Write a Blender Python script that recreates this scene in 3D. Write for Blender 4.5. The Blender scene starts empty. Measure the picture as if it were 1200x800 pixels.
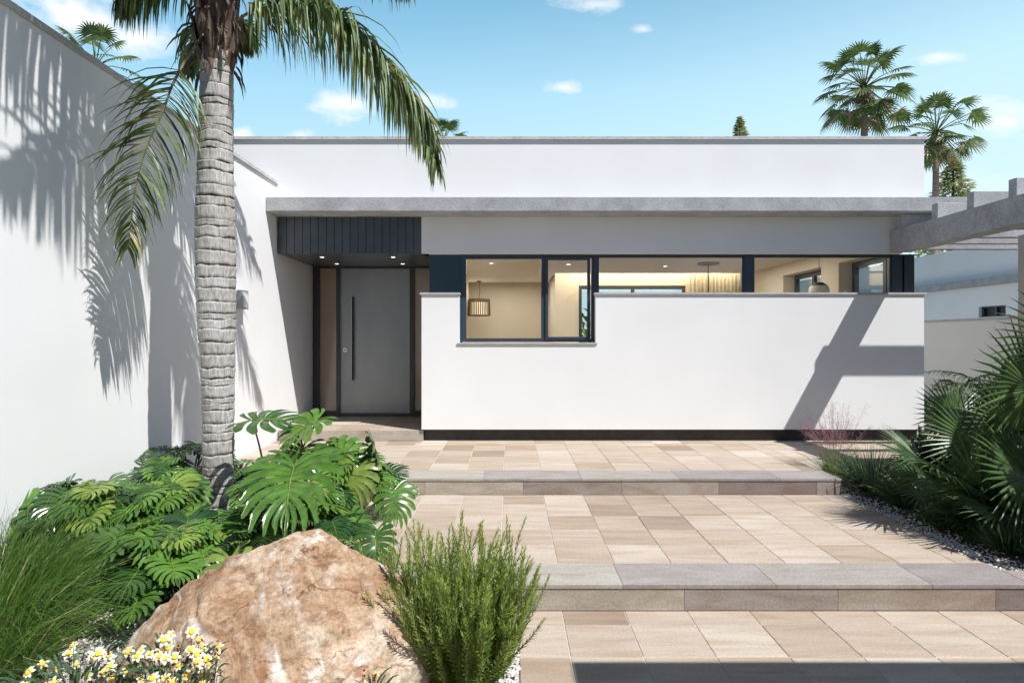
import bpy, math, random
from mathutils import Vector, Matrix, noise
R = math.radians
rnd = random.Random(7)
scene = bpy.context.scene
C = scene.collection
EYE = 1.74

# ------------------------------------------------------------------ helpers
class MB:
    """collects shapes; build() links them as one mesh object"""
    def __init__(s): s.v = []; s.f = []; s.t = []
    def add(s, vs, fs, tint=0.5):
        n = len(s.v)
        s.v.extend([tuple(p) for p in vs]); s.f.extend([tuple(i + n for i in f) for f in fs])
        if isinstance(tint, (list, tuple)): s.t.extend(tint)
        else: s.t.extend([tint] * len(vs))
    def box(s, x0, x1, y0, y1, z0, z1, tint=0.5):
        s.add([(x0,y0,z0),(x1,y0,z0),(x1,y1,z0),(x0,y1,z0),(x0,y0,z1),(x1,y0,z1),(x1,y1,z1),(x0,y1,z1)],
              [(0,3,2,1),(4,5,6,7),(0,1,5,4),(1,2,6,5),(2,3,7,6),(3,0,4,7)], tint)
    def prism_xz(s, poly, y0, y1):
        n = len(poly)
        vs = [(x,y0,z) for x,z in poly] + [(x,y1,z) for x,z in poly]
        fs = [tuple(range(n)), tuple(range(2*n-1, n-1, -1))]
        for i in range(n):
            j = (i+1) % n
            fs.append((j, i, i+n, j+n))
        s.add(vs, fs)
    def tube(s, pts, rad, seg=8, tint=0.5, cap=True):
        pts = [Vector(p) for p in pts]; n = len(pts)
        if not hasattr(rad, '__len__'): rad = [rad]*n
        vs = []; up = Vector((0.13,0.31,0.94))
        for i, p in enumerate(pts):
            d = (pts[min(i+1,n-1)] - pts[max(i-1,0)]).normalized()
            a = d.cross(up)
            if a.length < 1e-3: a = d.cross(Vector((1,0,0)))
            a.normalize(); b = d.cross(a)
            for k in range(seg):
                t = 2*math.pi*k/seg
                vs.append(p + (a*math.cos(t) + b*math.sin(t))*rad[i])
        fs = []
        for i in range(n-1):
            for k in range(seg):
                k2 = (k+1) % seg
                fs.append((i*seg+k, i*seg+k2, (i+1)*seg+k2, (i+1)*seg+k))
        if cap:
            fs.append(tuple(range(seg-1,-1,-1))); fs.append(tuple((n-1)*seg+k for k in range(seg)))
        s.add(vs, fs, tint)
    def lathe(s, prof, cx, cy, seg=24, tint=0.5):
        vs = []; fs = []; n = len(prof)
        for r, z in prof:
            for k in range(seg):
                t = 2*math.pi*k/seg; vs.append((cx+r*math.cos(t), cy+r*math.sin(t), z))
        for i in range(n-1):
            for k in range(seg):
                k2 = (k+1) % seg
                fs.append((i*seg+k, i*seg+k2, (i+1)*seg+k2, (i+1)*seg+k))
        s.add(vs, fs, tint)
    def strip(s, pts, wid, side, tint=0.5, fold=0.0):
        """ribbon along pts; wid per point; side = sideways vector(s)"""
        vs = []; fs = []; n = len(pts); ts = []
        for i, p in enumerate(pts):
            p = Vector(p); sd = side[i] if isinstance(side, list) else side
            d = (Vector(pts[min(i+1,n-1)]) - Vector(pts[max(i-1,0)]))
            nn = sd.cross(d)
            if nn.length > 1e-9: nn.normalize()
            w = wid[i]
            vs += [p - sd*w + nn*w*fold, p, p + sd*w + nn*w*fold]
        for i in range(n-1):
            a = i*3; b = a+3
            fs += [(a, a+1, b+1, b), (a+1, a+2, b+2, b+1)]
        s.add(vs, fs, tint)
    def build(s, name, mat, parent=None, smooth=False, bevel=0.0, loc=None):
        me = bpy.data.meshes.new(name)
        if loc is not None and parent is None:
            L = Vector(loc); vv = [tuple(Vector(p)-L) for p in s.v]
        elif parent is not None:
            L = parent.matrix_world_loc if False else Vector(parent['_o']) if '_o' in parent else Vector((0,0,0))
            vv = [tuple(Vector(p)-L) for p in s.v]
        else:
            vv = s.v
        me.from_pydata(vv, [], s.f); me.update()
        at = me.attributes.new('tint', 'FLOAT', 'POINT'); at.data.foreach_set('value', s.t)
        me.materials.append(mat)
        if smooth: me.polygons.foreach_set('use_smooth', [True]*len(me.polygons))
        o = bpy.data.objects.new(name, me); C.objects.link(o)
        if parent is not None:
            o.parent = parent
            if parent.type == 'MESH': o['_o'] = tuple(parent['_o']) if '_o' in parent else (0,0,0)
            else: o['_o'] = tuple(parent['_o'])
        elif loc is not None:
            o.location = loc; o['_o'] = tuple(loc)
        if bevel > 0:
            m = o.modifiers.new('bevel', 'BEVEL'); m.width = bevel; m.segments = 2; m.limit_method = 'ANGLE'
        return o

def tag(o, label=None, cat=None, group=None, kind=None):
    if label: o['label'] = label
    if cat: o['category'] = cat
    if group: o['group'] = group
    if kind: o['kind'] = kind
    return o
def thing(name, loc, label, cat, group=None):
    o = bpy.data.objects.new(name, None); C.objects.link(o); o.location = loc
    o.empty_display_size = 0.1; o['_o'] = tuple(loc)
    return tag(o, label, cat, group)
def at(px, py, d):
    """a point d metres ahead, seen at this place of the photo"""
    return Vector(((px-598)*d/750.0, d, EYE + (397-py)*d/750.0))
def lerp(a, b, t): return a + (b-a)*t
def sm(t): t = max(0., min(1., t)); return t*t*(3-2*t)
def bez(pts, n):
    """smooth curve through points (Catmull-Rom)"""
    P = [Vector(p) for p in pts]; P = [P[0]*2-P[1]] + P + [P[-1]*2-P[-2]]
    out = []; m = len(P)-3
    for i in range(n+1):
        t = i/n*m; k = min(int(t), m-1); u = t-k
        a,b,c,d = P[k],P[k+1],P[k+2],P[k+3]
        out.append(0.5*((2*b)+(c-a)*u+(2*a-5*b+4*c-d)*u*u+(3*b-a-3*c+d)*u**3))
    return out

# ------------------------------------------------------------------ materials
def newmat(name):
    m = bpy.data.materials.new(name); m.use_nodes = True
    nt = m.node_tree; b = nt.nodes['Principled BSDF']
    return m, nt, nt.nodes, nt.links, b
def N(ns, t, **kw):
    n = ns.new(t)
    for k, v in kw.items(): setattr(n, k, v)
    return n
def ramp(ns, stops):
    r = ns.new('ShaderNodeValToRGB'); e = r.color_ramp.elements
    while len(e) > len(stops): e.remove(e[-1])
    while len(e) < len(stops): e.new(0.5)
    for i, (p, c) in enumerate(stops): e[i].position = p; e[i].color = (*c, 1)
    return r
def mat_noise(name, c1, c2, scale=6, rough=0.8, bump=0.2, bscale=120, dist=0.01, metal=0, spec=0.5, c3=None, detail=8, stretch=None):
    m, nt, ns, ln, b = newmat(name)
    tc = N(ns, 'ShaderNodeTexCoord'); src = tc.outputs['Object']
    if stretch:
        mp = N(ns, 'ShaderNodeMapping'); mp.inputs['Scale'].default_value = stretch
        ln.new(src, mp.inputs[0]); src = mp.outputs[0]
    n1 = N(ns, 'ShaderNodeTexNoise'); n1.inputs['Scale'].default_value = scale; n1.inputs['Detail'].default_value = detail
    n1.inputs['Roughness'].default_value = 0.65
    ln.new(src, n1.inputs['Vector'])
    st = [(0.32, c1), (0.68, c2)] if c3 is None else [(0.3, c1), (0.52, c2), (0.72, c3)]
    r = ramp(ns, st); ln.new(n1.outputs[0], r.inputs[0]); ln.new(r.outputs[0], b.inputs['Base Color'])
    b.inputs['Roughness'].default_value = rough; b.inputs['Metallic'].default_value = metal
    b.inputs['Specular IOR Level'].default_value = spec
    if bump:
        n2 = N(ns, 'ShaderNodeTexNoise'); n2.inputs['Scale'].default_value = bscale; n2.inputs['Detail'].default_value = 5
        ln.new(src, n2.inputs['Vector'])
        bp = N(ns, 'ShaderNodeBump'); bp.inputs['Strength'].default_value = bump; bp.inputs['Distance'].default_value = dist
        ln.new(n2.outputs[0], bp.inputs['Height']); ln.new(bp.outputs[0], b.inputs['Normal'])
    return m
def mat_plain(name, c, rough=0.5, metal=0, spec=0.5):
    m, nt, ns, ln, b = newmat(name)
    b.inputs['Base Color'].default_value = (*c, 1); b.inputs['Roughness'].default_value = rough
    b.inputs['Metallic'].default_value = metal; b.inputs['Specular IOR Level'].default_value = spec
    return m
def mat_emit(name, c, s):
    m, nt, ns, ln, b = newmat(name)
    b.inputs['Base Color'].default_value = (0.8,0.8,0.8,1)
    b.inputs['Emission Color'].default_value = (*c, 1); b.inputs['Emission Strength'].default_value = s
    return m
def mat_leaf(name, dark, light, vein=None, rough=0.38, trans=0.3, dry=None, spec=0.4, tcol=None):
    """tint 0..1 leaf tones; 2 = vein / stalk; 3 = dry"""
    m, nt, ns, ln, b = newmat(name)
    a = N(ns, 'ShaderNodeAttribute', attribute_name='tint')
    mid = tuple((dark[i]+light[i])/2 for i in range(3))
    r = ramp(ns, [(0.0, dark), (0.33, light), (0.66, vein or light), (1.0, dry or vein or light)])
    mu = N(ns, 'ShaderNodeMath', operation='DIVIDE'); mu.inputs[1].default_value = 3.0
    tc = N(ns, 'ShaderNodeTexCoord'); nz = N(ns, 'ShaderNodeTexNoise'); nz.inputs['Scale'].default_value = 14
    ln.new(tc.outputs['Object'], nz.inputs['Vector'])
    hs = N(ns, 'ShaderNodeHueSaturation')
    ln.new(a.outputs['Fac'], mu.inputs[0]); ln.new(mu.outputs[0], r.inputs[0]); ln.new(r.outputs[0], hs.inputs['Color'])
    mr = N(ns, 'ShaderNodeMapRange'); mr.inputs['To Min'].default_value = 0.7; mr.inputs['To Max'].default_value = 1.3
    mr.inputs['From Min'].default_value = 0.3; mr.inputs['From Max'].default_value = 0.7
    ln.new(nz.outputs[0], mr.inputs[0]); ln.new(mr.outputs[0], hs.inputs['Value'])
    ln.new(hs.outputs[0], b.inputs['Base Color'])
    b.inputs['Roughness'].default_value = rough; b.inputs['Specular IOR Level'].default_value = spec
    tr = N(ns, 'ShaderNodeBsdfTranslucent'); mx = N(ns, 'ShaderNodeMixShader'); mx.inputs[0].default_value = trans
    h2 = N(ns, 'ShaderNodeHueSaturation'); h2.inputs['Hue'].default_value = 0.48; h2.inputs['Saturation'].default_value = 1.1; h2.inputs['Value'].default_value = 1.5
    ln.new(hs.outputs[0], h2.inputs['Color']); ln.new(h2.outputs[0], tr.inputs['Color'])
    ln.new(b.outputs[0], mx.inputs[1]); ln.new(tr.outputs[0], mx.inputs[2])
    ln.new(mx.outputs[0], ns['Material Output'].inputs['Surface'])
    return m
def mat_glass(name, tint, gloss=1.0, ior=1.5):
    m, nt, ns, ln, b = newmat(name); ns.remove(b)
    t = N(ns, 'ShaderNodeBsdfTransparent'); t.inputs[0].default_value = (*tint, 1)
    g = N(ns, 'ShaderNodeBsdfGlossy'); g.inputs['Roughness'].default_value = 0.01; g.inputs[0].default_value = (gloss,)*3 + (1,)
    lw = N(ns, 'ShaderNodeLayerWeight'); lw.inputs[0].default_value = 0.5
    p4 = N(ns,'ShaderNodeMath',operation='POWER'); p4.inputs[1].default_value = 4.0; ln.new(lw.outputs['Facing'],p4.inputs[0])
    f = N(ns,'ShaderNodeMath',operation='MULTIPLY_ADD'); f.inputs[1].default_value = 0.7; f.inputs[2].default_value = 0.045; ln.new(p4.outputs[0],f.inputs[0])
    mx = N(ns, 'ShaderNodeMixShader')
    ln.new(f.outputs[0], mx.inputs[0]); ln.new(t.outputs[0], mx.inputs[1]); ln.new(g.outputs[0], mx.inputs[2])
    ln.new(mx.outputs[0], ns['Material Output'].inputs['Surface'])
    return m

def mat_render():
    m, nt, ns, ln, b = newmat('white_render')
    tc = N(ns, 'ShaderNodeTexCoord')
    n1 = N(ns, 'ShaderNodeTexNoise'); n1.inputs['Scale'].default_value = 0.9; n1.inputs['Detail'].default_value = 7
    n2 = N(ns, 'ShaderNodeTexNoise'); n2.inputs['Scale'].default_value = 150; n2.inputs['Detail'].default_value = 4
    n3 = N(ns, 'ShaderNodeTexNoise'); n3.inputs['Scale'].default_value = 9; n3.inputs['Detail'].default_value = 3
    for n in (n1, n2, n3): ln.new(tc.outputs['Object'], n.inputs['Vector'])
    r = ramp(ns, [(0.3, (0.765,0.76,0.75)), (0.7, (0.81,0.81,0.805))]); ln.new(n1.outputs[0], r.inputs[0])
    ln.new(r.outputs[0], b.inputs['Base Color']); b.inputs['Roughness'].default_value = 0.92; b.inputs['Specular IOR Level'].default_value = 0.15
    ad = N(ns, 'ShaderNodeMath', operation='MULTIPLY_ADD'); ad.inputs[1].default_value = 0.5
    ln.new(n3.outputs[0], ad.inputs[0]); ln.new(n2.outputs[0], ad.inputs[2])
    bp = N(ns, 'ShaderNodeBump'); bp.inputs['Strength'].default_value = 0.35; bp.inputs['Distance'].default_value = 0.003
    ln.new(ad.outputs[0], bp.inputs['Height']); ln.new(bp.outputs[0], b.inputs['Normal'])
    return m
def mat_concrete(name, lo, hi):
    m, nt, ns, ln, b = newmat(name)
    tc = N(ns, 'ShaderNodeTexCoord')
    n1 = N(ns, 'ShaderNodeTexNoise'); n1.inputs['Scale'].default_value = 3.5; n1.inputs['Detail'].default_value = 9; n1.inputs['Roughness'].default_value = 0.72
    n2 = N(ns, 'ShaderNodeTexNoise'); n2.inputs['Scale'].default_value = 45; n2.inputs['Detail'].default_value = 6
    v = N(ns, 'ShaderNodeTexVoronoi'); v.inputs['Scale'].default_value = 38
    for n in (n1, n2, v): ln.new(tc.outputs['Object'], n.inputs['Vector'])
    r = ramp(ns, [(0.3, lo), (0.7, hi)]); ln.new(n1.outputs[0], r.inputs[0])
    r2 = ramp(ns, [(0.36, (0.84,0.84,0.84)), (0.64, (1.06,1.06,1.06))]); ln.new(n2.outputs[0], r2.inputs[0])
    r3 = ramp(ns, [(0.05, (0.75,0.75,0.75)), (0.13, (1,1,1))]); ln.new(v.outputs['Distance'], r3.inputs[0])
    mx = N(ns, 'ShaderNodeMix', data_type='RGBA', blend_type='MULTIPLY'); mx.inputs[0].default_value = 1
    ln.new(r.outputs[0], mx.inputs[6]); ln.new(r2.outputs[0], mx.inputs[7])
    mx2 = N(ns, 'ShaderNodeMix', data_type='RGBA', blend_type='MULTIPLY'); mx2.inputs[0].default_value = 0.8
    ln.new(mx.outputs[2], mx2.inputs[6]); ln.new(r3.outputs[0], mx2.inputs[7])
    ln.new(mx2.outputs[2], b.inputs['Base Color']); b.inputs['Roughness'].default_value = 0.85
    bp = N(ns, 'ShaderNodeBump'); bp.inputs['Strength'].default_value = 0.4; bp.inputs['Distance'].default_value = 0.004
    ln.new(n2.outputs[0], bp.inputs['Height']); ln.new(bp.outputs[0], b.inputs['Normal'])
    return m
def mat_tile(name, stops, streak=(1,7,1), vein=0.18, rough=0.55, bump=0.25):
    """stone tile: tone per tile (Random Per Island) plus soft banding"""
    m, nt, ns, ln, b = newmat(name)
    tc = N(ns, 'ShaderNodeTexCoord'); g = N(ns, 'ShaderNodeNewGeometry')
    r = ramp(ns, stops); ln.new(g.outputs['Random Per Island'], r.inputs[0])
    off = N(ns, 'ShaderNodeVectorMath', operation='MULTIPLY_ADD')
    cmb = N(ns, 'ShaderNodeCombineXYZ')
    mul = N(ns, 'ShaderNodeMath', operation='MULTIPLY'); mul.inputs[1].default_value = 91
    ln.new(g.outputs['Random Per Island'], mul.inputs[0])
    for i in range(3): ln.new(mul.outputs[0], cmb.inputs[i])
    off.inputs[1].default_value = streak
    ln.new(tc.outputs['Object'], off.inputs[0]); ln.new(cmb.outputs[0], off.inputs[2])
    n1 = N(ns, 'ShaderNodeTexNoise'); n1.inputs['Scale'].default_value = 1.6; n1.inputs['Detail'].default_value = 5; n1.inputs['Distortion'].default_value = 0.6
    ln.new(off.outputs[0], n1.inputs['Vector'])
    n2 = N(ns, 'ShaderNodeTexNoise'); n2.inputs['Scale'].default_value = 60; n2.inputs['Detail'].default_value = 8; n2.inputs['Roughness'].default_value = 0.7
    ln.new(tc.outputs['Object'], n2.inputs['Vector'])
    r2 = ramp(ns, [(0.3, (1-vein*1.3, 1-vein*1.8, 1-vein*2.3)), (0.62, (1.04,1.04,1.04))]); ln.new(n1.outputs[0], r2.inputs[0])
    lo_ = 0.86 if bump < 0.4 else 0.76
    r3 = ramp(ns, [(0.36, (lo_,lo_-0.01,lo_-0.02)), (0.64, (1.08,1.08,1.08))]); ln.new(n2.outputs[0], r3.inputs[0])
    mx = N(ns, 'ShaderNodeMix', data_type='RGBA', blend_type='MULTIPLY'); mx.inputs[0].default_value = 1
    ln.new(r.outputs[0], mx.inputs[6]); ln.new(r2.outputs[0], mx.inputs[7])
    mx2 = N(ns, 'ShaderNodeMix', data_type='RGBA', blend_type='MULTIPLY'); mx2.inputs[0].default_value = 1
    ln.new(mx.outputs[2], mx2.inputs[6]); ln.new(r3.outputs[0], mx2.inputs[7])
    ln.new(mx2.outputs[2], b.inputs['Base Color']); b.inputs['Roughness'].default_value = rough+0.15; b.inputs['Specular IOR Level'].default_value = 0.15
    bp = N(ns, 'ShaderNodeBump'); bp.inputs['Strength'].default_value = bump; bp.inputs['Distance'].default_value = 0.003
    ln.new(n2.outputs[0], bp.inputs['Height']); ln.new(bp.outputs[0], b.inputs['Normal'])
    return m

M = {}
M['white'] = mat_render()
M['concrete'] = mat_concrete('concrete', (0.27,0.275,0.285), (0.47,0.475,0.485))
M['coping'] = mat_concrete('coping_stone', (0.42,0.41,0.40), (0.62,0.60,0.585))
M['sill'] = mat_noise('sill_stone', (0.36,0.355,0.35), (0.46,0.455,0.45), 8, 0.6, 0.1, 90, 0.003)
M['greyrender'] = mat_noise('grey_render', (0.43,0.42,0.41), (0.50,0.49,0.48), 1.2, 0.9, 0.3, 150, 0.003, spec=0.2)
M['anth'] = mat_noise('anthracite_cladding', (0.05,0.062,0.075), (0.075,0.09,0.105), 3, 0.32, 0.05, 60, 0.002)
M['frame'] = mat_plain('anthracite_frame', (0.035,0.05,0.07), 0.35, 0, 0.5)
M['teal'] = mat_plain('dark_teal_panel', (0.018,0.045,0.065), 0.3)
M['darkplinth'] = mat_noise('dark_plinth', (0.03,0.028,0.026), (0.05,0.047,0.043), 8, 0.7, 0.2, 80, 0.003)
M['door'] = mat_noise('door_metal', (0.24,0.255,0.265), (0.34,0.355,0.36), 1.2, 0.38, 0.03, 200, 0.001, metal=0.35, stretch=(1,1,0.3))
M['doorframe'] = mat_plain('door_frame_metal', (0.05,0.052,0.055), 0.4, 0.3)
M['steel'] = mat_plain('brushed_steel', (0.5,0.5,0.5), 0.3, 0.9)
M['black'] = mat_plain('black_metal', (0.015,0.015,0.015), 0.4, 0.3)
M['bronzeglass'] = mat_noise('bronze_glass', (0.30,0.235,0.175), (0.35,0.275,0.205), 0.8, 0.12, 0, spec=0.7)
M['glass'] = mat_glass('window_glass', (0.93,0.95,0.94))
M['beige'] = mat_noise('interior_plaster', (0.66,0.60,0.515), (0.70,0.64,0.555), 1.5, 0.9, 0.1, 100, 0.002)
M['ceil'] = mat_noise('interior_ceiling', (0.78,0.74,0.68), (0.8,0.76,0.7), 1.5, 0.9, 0)
M['wood'] = mat_noise('interior_floor_wood', (0.13,0.08,0.05), (0.22,0.14,0.09), 3, 0.5, 0.1, 50, 0.002, stretch=(8,1,1))
M['curtain'] = mat_noise('curtain_linen', (0.42,0.38,0.31), (0.5,0.46,0.38), 12, 0.9, 0.1)
M['shade_wood'] = mat_noise('lamp_shade_wood', (0.08,0.05,0.03), (0.15,0.1,0.06), 12, 0.6, 0)
M['lampglow'] = mat_emit('lamp_glow', (1.0,0.72,0.42), 0.8)
M['downlight'] = mat_emit('downlight_glow', (1.0,0.93,0.82), 4.0)
M['whitepaint'] = mat_plain('white_paint', (0.75,0.75,0.74), 0.4)
M['greybox'] = mat_plain('grey_fitting', (0.42,0.42,0.43), 0.5)
M['tile'] = mat_tile('beige_tile', [(0,(0.32,0.25,0.195)),(0.12,(0.40,0.325,0.255)),(0.5,(0.455,0.385,0.315)),(0.8,(0.48,0.415,0.345)),(1,(0.55,0.495,0.43))], vein=0.12)
M['grout'] = mat_noise('pale_grout', (0.72,0.66,0.58), (0.82,0.76,0.68), 20, 0.9, 0.2, 90, 0.003)
M['slab'] = mat_tile('grey_step_slab', [(0,(0.29,0.265,0.265)),(0.35,(0.34,0.31,0.305)),(0.65,(0.37,0.35,0.315)),(1,(0.42,0.40,0.35))], streak=(2,6,2), vein=0.10, rough=0.65, bump=0.5)
M['riser'] = mat_tile('step_riser_stone', [(0,(0.22,0.185,0.175)),(0.3,(0.30,0.26,0.245)),(0.7,(0.42,0.38,0.325)),(1,(0.46,0.42,0.36))], streak=(2,2,6), vein=0.16, rough=0.8, bump=0.8)
M['soil'] = mat_noise('dark_soil', (0.03,0.022,0.015), (0.08,0.06,0.045), 20, 0.95, 0.6, 60, 0.02)
M['gravelbase0'] = mat_noise('gravel_bed', (0.30,0.28,0.26), (0.66,0.63,0.59), 70, 0.9, 0.8, 70, 0.015)
def mat_bed():
    m, nt, ns, ln, b = newmat('gravel_and_soil')
    tc = N(ns,'ShaderNodeTexCoord'); O = tc.outputs['Object']
    n1 = N(ns,'ShaderNodeTexNoise'); n1.inputs['Scale'].default_value = 70; n1.inputs['Detail'].default_value = 6
    n2 = N(ns,'ShaderNodeTexNoise'); n2.inputs['Scale'].default_value = 2.2; n2.inputs['Detail'].default_value = 5
    for n in (n1,n2): ln.new(O, n.inputs['Vector'])
    g_ = ramp(ns,[(0.35,(0.30,0.28,0.26)),(0.65,(0.64,0.61,0.57))]); ln.new(n1.outputs[0], g_.inputs[0])
    s_ = ramp(ns,[(0.35,(0.02,0.015,0.01)),(0.65,(0.06,0.045,0.032))]); ln.new(n1.outputs[0], s_.inputs[0])
    sp = N(ns,'ShaderNodeSeparateXYZ'); ln.new(O, sp.inputs[0])
    a = N(ns,'ShaderNodeMath',operation='MULTIPLY_ADD'); a.inputs[1].default_value = 1.6; ln.new(n2.outputs[0],a.inputs[0]); ln.new(sp.outputs[1],a.inputs[2])
    mr = N(ns,'ShaderNodeMapRange'); mr.inputs['From Min'].default_value = 4.75; mr.inputs['From Max'].default_value = 4.85; ln.new(a.outputs[0],mr.inputs[0])
    mx = N(ns,'ShaderNodeMix',data_type='RGBA'); ln.new(mr.outputs[0],mx.inputs[0]); ln.new(g_.outputs[0],mx.inputs[6]); ln.new(s_.outputs[0],mx.inputs[7])
    ln.new(mx.outputs[2], b.inputs['Base Color']); b.inputs['Roughness'].default_value = 0.95
    bp = N(ns,'ShaderNodeBump'); bp.inputs['Strength'].default_value = 0.8; bp.inputs['Distance'].default_value = 0.015; ln.new(n1.outputs[0],bp.inputs['Height']); ln.new(bp.outputs[0],b.inputs['Normal'])
    return m
M['gravelbase'] = mat_bed()
M['pebble'] = mat_tile('white_pebble', [(0,(0.42,0.38,0.34)),(0.3,(0.62,0.59,0.55)),(1,(0.78,0.76,0.73))], vein=0.05, rough=0.8)
M['ground'] = mat_noise('dry_grass_ground', (0.06,0.08,0.03), (0.16,0.15,0.08), 0.6, 0.95, 0.3, 10, 0.05)
M['monstera'] = mat_leaf('monstera_leaf', (0.010,0.045,0.012), (0.105,0.22,0.034), (0.19,0.26,0.05), 0.22, 0.2, dry=(0.20,0.22,0.03), spec=0.6)
M['palm'] = mat_leaf('palm_frond', (0.035,0.075,0.02), (0.20,0.27,0.09), (0.24,0.22,0.11), 0.40, 0.36, dry=(0.38,0.33,0.17), spec=0.5)
M['fan'] = mat_leaf('fan_palm_leaf', (0.018,0.045,0.016), (0.11,0.185,0.055), (0.16,0.2,0.07), 0.35, 0.25, dry=(0.32,0.27,0.13))
M['farfan'] = mat_leaf('tall_fan_palm_leaf', (0.03,0.065,0.02), (0.13,0.20,0.055), (0.16,0.2,0.07), 0.42, 0.25, dry=(0.30,0.22,0.13))
M['rosemary'] = mat_leaf('rosemary_leaf', (0.08,0.15,0.03), (0.32,0.42,0.10), (0.15,0.13,0.05), 0.45, 0.28, dry=(0.34,0.38,0.09))
M['grass'] = mat_leaf('grass_blade', (0.03,0.085,0.015), (0.11,0.20,0.03), (0.2,0.24,0.06), 0.45, 0.3, dry=(0.38,0.34,0.2))
M['bluegrass'] = mat_leaf('tuft_blade', (0.03,0.07,0.03), (0.09,0.15,0.07), (0.2,0.24,0.1), 0.5, 0.25, dry=(0.38,0.34,0.2))
M['bush'] = mat_leaf('shrub_leaf', (0.014,0.035,0.012), (0.045,0.09,0.025), (0.13,0.1,0.05), 0.35, 0.25, dry=(0.3,0.25,0.1))
M['lime'] = mat_leaf('lime_leaf', (0.05,0.11,0.02), (0.16,0.26,0.035), (0.2,0.25,0.05), 0.3, 0.3)
M['tree'] = mat_leaf('pale_tree_leaf', (0.18,0.22,0.09), (0.38,0.42,0.19), (0.13,0.1,0.05), 0.6, 0.3)
M['petal'] = mat_leaf('white_petal', (0.76,0.72,0.55), (0.82,0.80,0.72), (0.8,0.55,0.03), 0.6, 0.3, dry=(0.16,0.01,0.03))
M['yellow'] = mat_plain('yellow_centre', (0.80,0.52,0.02), 0.6)
M['bud'] = mat_plain('dark_red_bud', (0.11,0.008,0.02), 0.5)
M['pink'] = mat_plain('pink_seed_head', (0.42,0.19,0.25), 0.7)
M['bark'] = None

def mat_trunk():
    m, nt, ns, ln, b = newmat('palm_trunk')
    tc = N(ns, 'ShaderNodeTexCoord'); a = N(ns, 'ShaderNodeAttribute', attribute_name='tint')
    mp = N(ns, 'ShaderNodeMapping'); mp.inputs['Scale'].default_value = (9,9,1.6); ln.new(tc.outputs['Object'], mp.inputs[0])
    n1 = N(ns, 'ShaderNodeTexNoise'); n1.inputs['Scale'].default_value = 7; n1.inputs['Detail'].default_value = 9; n1.inputs['Roughness'].default_value = 0.75
    ln.new(mp.outputs[0], n1.inputs['Vector'])
    n2 = N(ns, 'ShaderNodeTexNoise'); n2.inputs['Scale'].default_value = 3; ln.new(tc.outputs['Object'], n2.inputs['Vector'])
    r = ramp(ns, [(0.32, (0.22,0.20,0.185)), (0.5, (0.46,0.44,0.42)), (0.68, (0.64,0.62,0.60))]); ln.new(n1.outputs[0], r.inputs[0])
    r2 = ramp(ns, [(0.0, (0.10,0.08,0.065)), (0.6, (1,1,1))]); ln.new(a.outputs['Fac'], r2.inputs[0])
    mx = N(ns, 'ShaderNodeMix', data_type='RGBA', blend_type='MULTIPLY'); mx.inputs[0].default_value = 1
    ln.new(r.outputs[0], mx.inputs[6]); ln.new(r2.outputs[0], mx.inputs[7])
    r3 = ramp(ns, [(0.35, (0.85,0.83,0.8)), (0.65, (1.08,1.08,1.08))]); ln.new(n2.outputs[0], r3.inputs[0])
    mx2 = N(ns, 'ShaderNodeMix', data_type='RGBA', blend_type='MULTIPLY'); mx2.inputs[0].default_value = 1
    ln.new(mx.outputs[2], mx2.inputs[6]); ln.new(r3.outputs[0], mx2.inputs[7])
    ln.new(mx2.outputs[2], b.inputs['Base Color']); b.inputs['Roughness'].default_value = 0.9; b.inputs['Specular IOR Level'].default_value = 0.15
    bp = N(ns, 'ShaderNodeBump'); bp.inputs['Strength'].default_value = 0.7; bp.inputs['Distance'].default_value = 0.012
    ln.new(n1.outputs[0], bp.inputs['Height']); ln.new(bp.outputs[0], b.inputs['Normal'])
    return m
M['trunk'] = mat_trunk()
M['boot'] = mat_noise('palm_boot_fibre', (0.035,0.02,0.014), (0.15,0.10,0.07), 5, 0.9, 0.8, 30, 0.02, stretch=(8,8,1), c3=(0.27,0.21,0.16))
M['fartrunk'] = mat_noise('far_palm_trunk', (0.16,0.12,0.09), (0.32,0.26,0.2), 5, 0.9, 0.6, 20, 0.03, stretch=(1,1,5))
M['stem'] = mat_noise('plant_stem', (0.05,0.035,0.02), (0.12,0.09,0.045), 8, 0.8, 0.2)

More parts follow.
